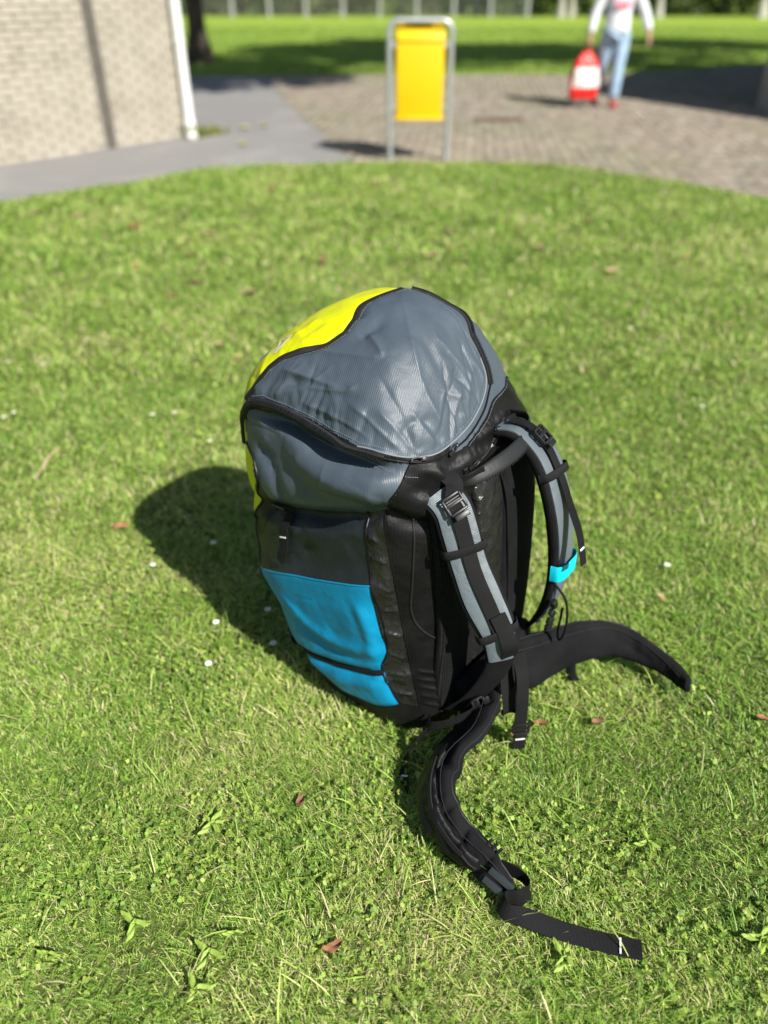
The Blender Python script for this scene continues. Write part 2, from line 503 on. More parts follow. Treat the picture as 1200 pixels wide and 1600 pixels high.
parts = []
for (y0, y1, dens, L0, wd, sg) in ((.28, 1.15, 100000, (.009, .030), .0015, 3), (1.15, 1.9, 58000, (.011, .032), .0020, 3), (1.9, 3.0, 26000, (.016, .036), .0031, 2),
                                    (3.0, 4.6, 9500, (.025, .05), .005, 2), (4.6, 8.0, 4600, (.03, .055), .008, 2)):
    X, Y = scatter(y0, y1, dens)
    k = in_poly(X, Y, LAWN) & not_under_pack(X, Y)
    P = np.stack([X, Y], 1)
    k &= RNG.random(len(X)) < .85 + .25 * lattice_noise(P, 9, 41)
    X, Y = X[k], Y[k]; n = len(X)
    ln = RNG.uniform(L0[0], L0[1], n) * (1 + .3 * lattice_noise(np.stack([X, Y], 1), 6, 42))
    parts.append(blades(X, Y, ln, wd * RNG.uniform(.65, 1.5, n), sg, grass_colors(X, Y, y0 > 1.8)))
# some longer stalks that the mower missed
X, Y = scatter(.3, 3.0, 420); k = in_poly(X, Y, LAWN) & not_under_pack(X, Y); X, Y = X[k], Y[k]; n = len(X)
parts.append(blades(X, Y, RNG.uniform(.06, .10, n), RNG.uniform(.0015, .003, n), 3, grass_colors(X, Y, False) * 1.1, lean=(45, 80)))
V, l, s, t, c = merge(parts)
tag(np_mesh('lawn_grass', V, l, s, t, c, M_grass), 'short mown sunlit lawn grass mixed with dry straw blades', 'grass', kind='stuff')

# clover and other small round leaves among the blades
def leaflets(X, Y, R, H, cols):
    n = len(X); k = 6
    ang = np.linspace(0, 2 * math.pi, k, endpoint=False)
    nx, ny = RNG.normal(0, .45, n), RNG.normal(0, .45, n)
    az = RNG.uniform(0, 6.28, n)
    el = RNG.uniform(.55, .95, n)
    V = np.zeros((n, k, 3))
    for j, a in enumerate(ang):
        ux = R * np.cos(a); uy = R * el * np.sin(a)
        x = ux * np.cos(az) - uy * np.sin(az); y = ux * np.sin(az) + uy * np.cos(az)
        V[:, j] = np.stack([X + x, Y + y, H + nx * x + ny * y + .25 * np.abs(uy)], 1)
    V[..., 2] = np.maximum(V[..., 2], .002)
    loops = np.arange(n * k); starts = np.arange(n) * k
    return V.reshape(-1, 3), loops, starts, np.full(n, k), np.repeat(cols, k, 0)
parts = []
for (y0, y1, dens, r0) in ((.28, 1.9, 4200, (.0024, .0048)), (1.9, 4.0, 380, (.005, .009))):
    X, Y = scatter(y0, y1, dens)
    k = in_poly(X, Y, LAWN) & not_under_pack(X, Y)
    k &= lattice_noise(np.stack([X, Y], 1), 4.5, 51) + .5 * lattice_noise(np.stack([X, Y], 1), 13, 52) + RNG.normal(0, .3, len(X)) > .22
    X, Y = X[k], Y[k]; n = len(X)
    # leaves come in threes around a stem
    X3 = np.concatenate([X + r0[1] * .75 * math.cos(a) for a in (0, 2.1, 4.2)]); Y3 = np.concatenate([Y + r0[1] * .75 * math.sin(a) for a in (0, 2.1, 4.2)])
    h = np.tile(RNG.uniform(.006, .026, n), 3)
    pal = np.array([(.13, .23, .035), (.19, .31, .05), (.27, .40, .065), (.35, .44, .09)])
    cc = np.tile(pal[RNG.integers(0, 4, n)] * RNG.uniform(.8, 1.15, n)[:, None], (3, 1))
    parts.append(leaflets(X3, Y3, RNG.uniform(r0[0], r0[1], 3 * n), h, cc))
# feathery yarrow fronds, many small leaflets along a rib
def fronds(X, Y, L_, cols):
    n = len(X); az = RNG.uniform(0, 6.28, n); k = 9; V = np.zeros((n, k * 2, 4, 3)); el = RNG.uniform(-.05, .35, n)
    for j in range(k):
        t = (j + 1) / (k + 1); ll = L_ * .17 * math.sin(math.pi * (t * .85 + .1))
        cx = X + np.cos(az) * L_ * t; cy = Y + np.sin(az) * L_ * t; cz = .014 + el * L_ * t
        for q, sd in enumerate((-1, 1)):
            a = az + sd * 1.05; dx, dy = np.cos(a), np.sin(a); nx, ny = -np.sin(a), np.cos(a); w_ = L_ * .028
            for m_, (f, g_) in enumerate(((0, 0), (.5, 1), (1, 0), (.5, -1))):
                V[:, 2 * j + q, m_] = np.stack([cx + dx * ll * f + nx * w_ * g_, cy + dy * ll * f + ny * w_ * g_, cz + .25 * ll * f], 1)
    m = n * k * 2
    return V.reshape(-1, 3), np.arange(4 * m), np.arange(m) * 4, np.full(m, 4), np.repeat(cols, k * 8, 0)
X, Y = scatter(.28, 2.0, 1500); k = not_under_pack(X, Y) & (lattice_noise(np.stack([X, Y], 1), 3.5, 61) + .3 * RNG.normal(0, 1, len(X)) > .15); X, Y = X[k], Y[k]
parts.append(fronds(X, Y, RNG.uniform(.022, .045, len(X)), np.array([(.17, .30, .05), (.24, .38, .06), (.32, .45, .08)])[RNG.integers(0, 3, len(X))]))
V, l, s, t, c = merge(parts)
tag(np_mesh('clover_leaves', V, l, s, t, c, M_clover), 'small clover and yarrow leaves growing low between the lawn grass', 'clover', kind='stuff')

# rougher grass on the field beyond the paving
X = RNG.uniform(-9, 15, 150000); Y = 16.2 + RNG.random(150000)**1.6 * 20
k = ~in_poly(X, Y, PAVE) & ~in_poly(X, Y, ASPH) & (np.abs(X) < .5 * (.8 + .824 * Y) + .8)
X, Y = X[k], Y[k]; n = len(X)
cc = grass_colors(X, Y, True) * .5 + np.array([.27, .40, .05]) * .5
V, l, s, t, c = blades(X, Y, RNG.uniform(.05, .11, n), RNG.uniform(.012, .03, n), 2, cc, z0=-.034)
tag(np_mesh('field_grass', V, l, s, t, c, M_grass), 'bright green grass of the open field beyond the paved square', 'grass', kind='stuff')

# ------------------------------------------------------------------ white brick building on the left
M_brick = bpy.data.materials.new('whitewashed_brick'); M_brick.use_nodes = True
def _brick_mat(m, base, dark, warm):
    N = m.node_tree.nodes; L = m.node_tree.links; b = N['Principled BSDF']
    b.inputs['Roughness'].default_value = .85; b.inputs['Specular IOR Level'].default_value = .2
    oi = N.new('ShaderNodeObjectInfo'); ge = N.new('ShaderNodeNewGeometry')
    n1 = N.new('ShaderNodeTexNoise'); n1.inputs['Scale'].default_value = 4.5; n1.inputs['Detail'].default_value = 7; L.new(ge.outputs['Position'], n1.inputs['Vector'])
    n2 = N.new('ShaderNodeTexNoise'); n2.inputs['Scale'].default_value = 45; n2.inputs['Detail'].default_value = 5; L.new(ge.outputs['Position'], n2.inputs['Vector'])
    r = N.new('ShaderNodeMapRange'); r.inputs[1].default_value = .42; r.inputs[2].default_value = .72; r.inputs[4].default_value = .85; L.new(n1.outputs['Fac'], r.inputs[0])
    m1 = N.new('ShaderNodeMixRGB'); m1.inputs[1].default_value = (*base, 1); m1.inputs[2].default_value = (*dark, 1); L.new(r.outputs[0], m1.inputs[0])
    r2 = N.new('ShaderNodeMapRange'); r2.inputs[3].default_value = 0; r2.inputs[4].default_value = .25; L.new(oi.outputs['Random'], r2.inputs[0])
    m2 = N.new('ShaderNodeMixRGB'); m2.inputs[2].default_value = (*warm, 1); L.new(r2.outputs[0], m2.inputs[0]); L.new(m1.outputs[0], m2.inputs[1])
    L.new(m2.outputs[0], b.inputs['Base Color'])
    bp = N.new('ShaderNodeBump'); bp.inputs['Strength'].default_value = .6; bp.inputs['Distance'].default_value = .004
    L.new(n2.outputs['Fac'], bp.inputs['Height']); L.new(bp.outputs[0], b.inputs['Normal'])
_brick_mat(M_brick, (.42, .385, .32), (.29, .26, .21), (.36, .325, .265))
M_mortar = mat('pale_mortar', (.49, .46, .39), .9, .2, noise=(8, .5, (.37, .34, .28)), bump=(60, .5, .004))
M_joint = mat('dark_sealant', (.085, .078, .068), .85, .2, noise=(12, .7, (.13, .12, .10)), bump=(50, .4, .003))
M_fascia = mat('white_fascia', (.75, .75, .73), .5, .3, noise=(3, .4, (.6, .6, .58)))
M_pvc = mat('white_downpipe_paint', (.80, .80, .79), .4, .4, noise=(6, .5, (.68, .68, .65)))
M_roof = mat('roof_felt', (.06, .06, .06), .9, .2, noise=(5, .5, (.09, .09, .085)), bump=(40, .4, .004))

WB = (-2.19, 9.443)
bld = empty('brick_building', (WB[0], WB[1], -.02), math.atan2(-.770, -.638))
tag(bld, 'low building of weathered white bricks beside the asphalt path', 'building')
WL, WH, WD = 6.0, 2.9, 4.5
wall = MB().box((WL / 2, -WD / 2 - .012, WH / 2), (WL - .02, WD - .02, WH)).build('wall', M_mortar, bld, False)
MB().box((WL / 2, -WD / 2 + .05, WH + .13), (WL + .5, WD + .5, .26), bev=.01).build('fascia', M_fascia, bld, False)
MB().box((WL / 2, -WD / 2 + .05, WH + .28), (WL + .3, WD + .3, .04)).build('roof', M_roof, bld, False)
BL, BH, BP, CP = .206, .051, .217, .0625
JX0, JX1 = .91, 1.035
brick_me = {}
def brick_mesh(L_):
    key = round(L_, 3)
    if key not in brick_me:
        bm = bmesh.new(); bmesh.ops.create_cube(bm, size=1)
        for v in bm.verts: v.co = Vector((v.co.x * L_, v.co.y * .03, v.co.z * BH))
        fr = [e for e in bm.edges if all(v.co.y > 0 for v in e.verts)]
        bmesh.ops.bevel(bm, geom=fr, offset=.003, segments=1, affect='EDGES')
        me = bpy.data.meshes.new('brick'); bm.to_mesh(me); bm.free(); me.materials.append(M_brick)
        brick_me[key] = me
    return brick_me[key]
rest = MB(); nb = 0
for r in range(46):
    z = .012 + BH / 2 + r * CP
    x = -.11 * (r % 2)
    while x < WL - .05:
        a, b_ = max(x, .004), min(x + BL, WL - .02)
        segs = []
        if b_ <= JX0 or a >= JX1: segs = [(a, b_)]
        else:
            if a < JX0: segs.append((a, JX0))
            if b_ > JX1: segs.append((JX1, b_))
        for (p, q) in segs:
            if q - p < .02: continue
            if r < 21 and q < 2.86 and nb < 300:
                o = link('brick', brick_mesh(q - p), wall)
                o.location = ((p + q) / 2, -.012 + random.uniform(-.0015, .0015), z); nb += 1
            else:
                rest.box(((p + q) / 2, -.012 + random.uniform(-.0015, .0015), z), (q - p, .03, BH))
        x += BP
# bricks round the far corner
for r in range(46):
    z = .012 + BH / 2 + r * CP; y = -.02 - .11 * ((r + 1) % 2)
    while y > -1.6:
        rest.box((.010, y - BL / 2, z), (.03, BL, BH)); y -= BP
tag(rest.build('upper_brickwork', M_brick, wall, False), kind='stuff')
MB().box(((JX0 + JX1) / 2, -.018, WH / 2 + .005), (JX1 - JX0 - .004, .02, WH - .02), bev=.004).build('dark_joint', M_joint, bld, False)
# downpipe at the corner
dp = empty('downpipe', (WB[0] + .77 * .085 - (-.638) * -.02, WB[1] - .638 * .085, -.01))
tag(dp, 'white downpipe running down the corner of the brick building', 'pipe')
MB().tube([(0, 0, .16), (0, 0, 2.8)], .052, 20).build('pipe', M_pvc, dp)
MB().tube([(0, 0, .0), (0, 0, .17)], [.064, .062], 20).build('shoe', M_pvc, dp)
for z in (.9, 2.2): MB().tube([(0, 0, z), (0, 0, z + .035)], .058, 20).build('bracket', M_pvc, dp)

# weeds at the foot of the pipe
M_weed = mat_attr('weed_leaf', .55, .3, transl=.3)
def weed(name, loc, n, h, r, cols, label, cat='plant', group=None):
    nb_ = n; az = RNG.uniform(0, 6.28, nb_); le = RNG.uniform(.5, 1, nb_) * h
    X = loc[0] + RNG.normal(0, r * .35, nb_); Y = loc[1] + RNG.normal(0, r * .35, nb_)
    cc = np.array(cols)[RNG.integers(0, len(cols), nb_)] * RNG.uniform(.8, 1.2, nb_)[:, None]
    V, l, s, t, c = blades(X, Y, le, RNG.uniform(.006, .016, nb_), 3, cc, z0=loc[2], lean=(10, 60))
    return tag(np_mesh(name, V, l, s, t, c, M_weed), label, cat, group)
weed('weed_tuft', (-2.10, 9.40, -.01), 160, .20, .16, [(.14, .22, .04), (.2, .28, .05), (.28, .3, .08)], 'green weed tuft growing at the foot of the white downpipe')
weed('weed_tuft', (-1.93, 9.62, -.01), 120, .14, .2, [(.2, .26, .05), (.3, .33, .06), (.34, .3, .08)], 'yellowish weed tuft on the path just right of the downpipe')
# pale stone lying under the pipe
bm = bmesh.new(); bmesh.ops.create_icosphere(bm, subdivisions=3, radius=.05)
for v in bm.verts:
    k_ = 1 + .18 * math.sin(v.co.x * 60 + 1) * math.cos(v.co.y * 50); v.co = Vector((v.co.x * 1.3 * k_, v.co.y * k_, v.co.z * .8 * k_))
me = bpy.data.meshes.new('pale_stone'); bm.to_mesh(me); bm.free(); me.materials.append(mat('pale_stone', (.72, .71, .67), .8, .2, noise=(30, .5, (.5, .49, .46))))
o = link('pale_stone', me); o.location = (-2.10, 9.27, .02); tag(o, 'small white stone lying below the downpipe on the path', 'stone')

# ------------------------------------------------------------------ building corner at the right edge
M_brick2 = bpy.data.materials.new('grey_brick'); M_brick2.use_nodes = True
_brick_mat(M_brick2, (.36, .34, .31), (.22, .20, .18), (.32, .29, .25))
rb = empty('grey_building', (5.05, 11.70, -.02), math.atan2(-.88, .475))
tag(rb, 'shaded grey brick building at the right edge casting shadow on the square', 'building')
# local x runs along the shaded face (towards the camera), local y points into the building
RL, RD, RH = 5.17, 3.6, 2.5
def prism(name, pts, z0, z1, m_, parent):
    n_ = len(pts); V = [(x, y, z0) for x, y in pts] + [(x, y, z1) for x, y in pts]
    F = [tuple(range(n_))[::-1], tuple(range(n_, 2 * n_))] + [(i, (i + 1) % n_, n_ + (i + 1) % n_, n_ + i) for i in range(n_)]
    return mesh(name, V, F, m_, parent, False)
foot = []
for (x, y) in ((5.05, 11.70), (7.50, 7.15), (12.0, 9.6), (11.0, 17.5), (7.35, 16.3)):
    dx, dy = x - 5.05, y - 11.70; foot.append((dx * .475 - dy * .88, dx * .88 + dy * .475))
w2 = prism('wall', foot, 0, RH, M_mortar, rb)
cen_ = np.mean(foot, 0)
prism('coping', [tuple(cen_ + (np.array(p) - cen_) * 1.012) for p in foot], RH, RH + .12, mat('concrete_coping', (.34, .33, .31), .9, .2, noise=(6, .5, (.25, .24, .22))), rb)
b2 = {}
restr = MB()
for r in range(37):
    z = .012 + BH / 2 + r * CP; x = -.11 * (r % 2)
    while x < RL - .03:
        a, b_ = max(x, -.004), min(x + BL, RL)
        if b_ - a > .03:
            if r < 22 and b_ < .9:
                key = round(b_ - a, 3)
                if key not in b2:
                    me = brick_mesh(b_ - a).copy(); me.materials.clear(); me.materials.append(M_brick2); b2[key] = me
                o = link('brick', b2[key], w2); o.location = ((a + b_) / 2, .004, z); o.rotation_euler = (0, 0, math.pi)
            else: restr.box(((a + b_) / 2, .004, z), (b_ - a, .03, BH))
        x += BP
tag(restr.build('more_brickwork', M_brick2, w2, False), kind='stuff')

# ------------------------------------------------------------------ trees
M_bark = mat('bark', (.055, .045, .035), .95, .15, noise=(9, .7, (.10, .085, .065)), bump=(25, .9, .03))
M_birch = mat('birch_bark', (.55, .53, .48), .8, .2, noise=(7, .9, (.30, .28, .24)), bump=(20, .5, .01))
M_leaf = mat_attr('tree_leaf', .55, .3, transl=.3)
def leaf_cloud(centers, radii, per, size, pal, seed):
    rg = np.random.default_rng(seed)
    P = []; 
    for (c, r) in zip(centers, radii):
        q = rg.normal(0, 1, (per, 3)); q /= np.linalg.norm(q, axis=1)[:, None]; q *= (rg.random(per)**.45)[:, None] * np.array(r)
        P.append(q + np.array(c))
    P = np.concatenate(P); n = len(P)
    keep = lattice_noise(P, .9, seed) + .4 * lattice_noise(P, 2.2, seed + 1) > -.22
    P = P[keep]; n = len(P)
    A = rg.normal(0, 1, (n, 3)); A /= np.linalg.norm(A, axis=1)[:, None]
    B = np.cross(A, rg.normal(0, 1, (n, 3))); B /= np.linalg.norm(B, axis=1)[:, None]
    s = size * rg.uniform(.6, 1.3, n)[:, None]
    V = np.stack([P - A * s, P - B * s * .5 + A * s * .1, P + A * s, P + B * s * .5 + A * s * .1], 1).reshape(-1, 3)
    cc = np.array(pal)[rg.integers(0, len(pal), n)] * rg.uniform(.7, 1.25, n)[:, None]
    return V, np.arange(4 * n), np.arange(n) * 4, np.full(n, 4), np.repeat(cc, 4, 0)
GREENS = [(.045, .085, .018), (.06, .11, .02), (.08, .13, .028)]
def tree(name, loc, label, h, r, crown, per, size, seed, bark=None, pal=GREENS, group=None, lean=(0, 0)):
    t = empty(name, loc); tag(t, label, 'tree', group)
    rg = random.Random(seed); mb = MB()
    tp = []; rr = []
    for i in range(13):
        f = i / 12; tp.append((lean[0] * f * f + .06 * math.sin(3 * f + seed), lean[1] * f * f + .05 * math.cos(4 * f + seed), f * h))
        rr.append(r * (1 + .75 * math.exp(-f * h / .25)) * (1 - .72 * f))
    mb.tube(tp, rr, 14)
    for (c, rad) in crown:
        st = Vector(tp[min(12, max(3, int(12 * (c[2] - rad[2] * .9) / h)))]); en = Vector(c)
        mid = st.lerp(en, .5) + Vector((rg.uniform(-.3, .3), rg.uniform(-.3, .3), .25))
        mb.tube([st, mid, en], [r * .42, r * .25, r * .08], 8)
    mb.build('trunk', bark or M_bark, t)
    V, l, s, tt, c = leaf_cloud([c for c, _ in crown], [q for _, q in crown], per, size, pal, seed)
    np_mesh('crown', V, l, s, tt, c, M_leaf, t)
    return t
def crown_of(cx, cy, z0, z1, rad, n, seed):
    rg = random.Random(seed); out = []
    for i in range(n):
        a = rg.uniform(0, 6.28); q = rad * math.sqrt(rg.random()) * .75; z = rg.uniform(z0, z1)
        out.append(((cx + q * math.cos(a), cy + q * math.sin(a), z), (rad * rg.uniform(.35, .55),) * 2 + (rad * rg.uniform(.28, .42),)))
    return out
tree('broadleaf_tree', (-3.98, 19.0, -.04), 'dark tree trunk standing behind the corner of the white brick building', 7.5, .19, crown_of(0, 0, 3.2, 8, 2.8, 14, 1), 420, .13, 1)
tree('broadleaf_tree', (9.7, 12.9, -.04), 'tall spreading tree behind the grey building that shades the field and the path end', 15, .28,
     crown_of(0, 0, 11.0, 15.5, 3.3, 24, 3) + [((-5.3, -4.4, 9.4), (1.7, 1.5, .9)), ((-6.3, -4.0, 9.2), (1.3, 1.2, .7)), ((-4.4, -3.6, 9.8), (1.2, 1.2, .7)), ((-5.9, -5.2, 9.3), (1.0, 1.0, .6)), ((-4.0, -2.6, 10.4), (1.0, 1.0, .6)), ((-7.2, -4.6, 9.0), (1.3, 1.1, .6)), ((-5.2, -3.4, 9.9), (1.5, 1.3, .7))] + [((x_, y_, 11.0), (1.6, 1.4, .8)) for x_, y_ in ((-5.2, -2.9), (-3.7, -1.9), (-2.2, -.9), (-5.7, .1), (-4.2, 2.1), (-2.4, 3.1), (-6.4, -1.2))], 950, .19, 3)
tree('broadleaf_tree', (13.4, 12.9, -.04), 'tall tree right of the grey building whose shadow reaches the field behind the bin', 13, .26, crown_of(0, 0, 10.3, 13.5, 2.8, 18, 5), 800, .18, 5)
tree('broadleaf_tree', (18.4, 15.4, -.04), 'tall tree far right of the grey building that shades the right of the field', 13, .27, crown_of(0, 0, 10.2, 13.5, 3.2, 20, 4), 460, .18, 4)
BP_ = [(8.85, 46.2, .14, 'pale birch trunk at the field edge left of the walking person'), (9.5, 46.8, .12, 'slim pale birch trunk directly behind the walking person'),
       (13.9, 46.4, .14, 'pale birch trunk at the far field edge right of the walking person'), (19.0, 46.0, .2, 'thick pale birch trunk at the far right of the field edge')]
for i, (x, y, r, lb) in enumerate(BP_):
    tree('birch_tree', (x, y, -.04), lb, 9, r, crown_of(0, 0, 4, 9.5, 2.2, 8, 20 + i), 200, .16, 20 + i, bark=M_birch, group='birches along the far field edge')

# hedge masses behind the field
def hedge(name, x0, x1, y, depth, h, n, pal, label, seed, size=.16):
    rg = np.random.default_rng(seed)
    P = np.stack([rg.uniform(x0, x1, n), y + rg.random(n) * depth, rg.random(n)**.85 * h], 1)
    P[:, 2] *= .8 + .25 * lattice_noise(P[:, :2], .4, seed); P[:, 1] += .7 * lattice_noise(P[:, [0, 2]], .7, seed + 1)
    P = P[lattice_noise(P, 1.1, seed + 2) > -.45]; n = len(P)
    A = rg.normal(0, 1, (n, 3)); A /= np.linalg.norm(A, axis=1)[:, None]
    B = np.cross(A, rg.normal(0, 1, (n, 3))); B /= np.linalg.norm(B, axis=1)[:, None]
    s = size * rg.uniform(.6, 1.4, n)[:, None]
    V = np.stack([P - A * s, P - B * s * .55, P + A * s, P + B * s * .55], 1).reshape(-1, 3); V[:, 2] = np.maximum(V[:, 2], -.03)
    clump = np.clip(.5 + .5 * lattice_noise(P, .8, seed + 3), 0, .999)
    cc = np.array(pal)[(clump * len(pal)).astype(int)] * rg.uniform(.7, 1.2, n)[:, None]
    tag(np_mesh(name, V, np.arange(4 * n), np.arange(n) * 4, np.full(n, 4), np.repeat(cc, 4, 0), M_leaf), label, 'hedge', kind='stuff')
hedge('hedge', -22, 6, 48.5, 2.5, 3.2, 26000, [(.05, .08, .022), (.10, .13, .05), (.15, .15, .085), (.09, .10, .05)], 'grey green hedge behind the wire fence across the field', 71)
hedge('woodland_edge', 5.5, 34, 48.0, 3.5, 4.5, 30000, [(.03, .05, .016), (.045, .075, .02), (.07, .11, .028)], 'dark green woodland edge behind the birches across the field', 81)

# fence
M_post = mat('weathered_post', (.42, .43, .41), .8, .2, noise=(8, .6, (.3, .31, .29)))
M_wire = mat('fence_wire', (.36, .38, .37), .5, .4, metal=.6)
fence = empty('wire_fence', (-4.0, 46.0, -.03)); tag(fence, 'pale post and wire fence along the far edge of the field', 'fence')
for i in range(13):
    x = -11.0 + i * 1.85
    if i == 0:
        pp = MB().box((0, 0, .85), (.13, .13, 1.7), bev=.012).build('post', M_post, fence, False); pp.location.x = x
    else:
        q = pp.copy(); COL.objects.link(q); q.parent = fence; q.location.x = x
for z in (.18, .5, .85, 1.2, 1.55):
    MB().tube([(-11, .0, z), (11.3, .0, z)], .012, 6).build('wire', M_wire, fence)
mbw = MB()
for i in range(150):
    x = -11 + i * .15; mbw.tube([(x, .002, .1), (x, .002, 1.6)], .006, 4)
tag(mbw.build('wire_mesh', M_wire, fence, False), kind='stuff')

# ------------------------------------------------------------------ drain cover on the square
M_rust = mat('rusty_iron', (.13, .085, .065), .8, .35, metal=.3, noise=(25, .8, (.20, .13, .09)), bump=(80, .4, .003))
dr = empty('drain_cover', (1.42, 10.66, -.004), math.radians(3)); tag(dr, 'long rusty brown drain cover set into the clay pavers', 'drain')
fr = MB()
for (c, s_) in (((0, .125, .003), (.62, .025, .014)), ((0, -.125, .003), (.62, .025, .014)), ((.3, 0, .003), (.025, .225, .014)), ((-.3, 0, .003), (.025, .225, .014))): fr.box(c, s_, bev=.003)
fr.build('frame', M_rust, dr, False)
MB().box((0, 0, -.006), (.58, .225, .006)).build('pit', mat('drain_pit', (.03, .025, .02), .9, .2), dr, False)
for i in range(13):
    MB().box((-.264 + i * .044, 0, .003), (.026, .225, .01), bev=.002).build('bar', M_rust, dr, False)

# ------------------------------------------------------------------ yellow litter bin
M_galv = mat('galvanised_steel', (.46, .485, .50), .42, .5, metal=.55, noise=(35, .5, (.40, .42, .44)))
M_yel = mat('yellow_bin_paint', (.72, .47, .003), .42, .4, noise=(4, .35, (.66, .42, .003)), bump=(14, .08, .004))
bn = empty('litter_bin', (.325, 8.03, -.005)); tag(bn, 'yellow litter bin hanging in a galvanised tube frame at the lawn edge', 'bin')
Wd = .555; hgt = 1.135; rc = .085
pts = [(-Wd / 2 + .012, 0, -.1), (-Wd / 2 + .004, 0, .4), (-Wd / 2, 0, hgt - rc)]
for i in range(1, 8):
    a = math.pi - i / 7 * math.pi / 2; pts.append((-Wd / 2 + rc + rc * math.cos(a), 0, hgt - rc + rc * math.sin(a)))
pts += [(-p[0], p[1], p[2]) for p in pts[::-1]]
MB().tube(pts, .0255, 16).build('frame', M_galv, bn)
# body: a rounded box with a sloping hood
bw, bd = .435, .30
prof = [(.0, .345), (.0, .985), (.018, 1.035), (.055, 1.075), (.10, 1.10), (.20, 1.115), (bd, 1.10), (bd, .345)]
def prism_x(prof, hw, bev):
    bm = bmesh.new()
    vs_ = [bm.verts.new((-hw, y, z)) for y, z in prof]; f = bm.faces.new(vs_)
    r = bmesh.ops.extrude_face_region(bm, geom=[f])
    for v in [g for g in r['geom'] if isinstance(g, bmesh.types.BMVert)]: v.co.x = hw
    bmesh.ops.recalc_face_normals(bm, faces=bm.faces)
    ed = [e for e in bm.edges if len(e.link_faces) == 2 and e.calc_face_angle(0) > math.radians(35)]
    bmesh.ops.bevel(bm, geom=ed, offset=bev, segments=4, profile=.5, affect='EDGES')
    me = bpy.data.meshes.new('m'); bm.to_mesh(me); bm.free(); return me
me = prism_x(prof, bw / 2, .018); me.materials.append(M_yel)
for p_ in me.polygons: p_.use_smooth = True
body_o = link('bin_body', me, bn); body_o.location = (0, -.03, 0)
MB().box((0, -.034, .985), (bw * .98, .012, .012), bev=.004).build('front_rim', M_yel, bn)
MB().box((0, .10, .362), (bw + .012, bd + .01, .02), bev=.006).build('bottom_rim', M_yel, bn)
for sx in (-1, 1):
    for z in (.45, .95):
        MB().box((sx * .243, .0, z), (.05, .03, .05), bev=.006).build('bracket', M_galv, bn)
MB().box((0, .10, 1.118), (.24, .14, .008), bev=.003).build('top_plate', M_yel, bn)

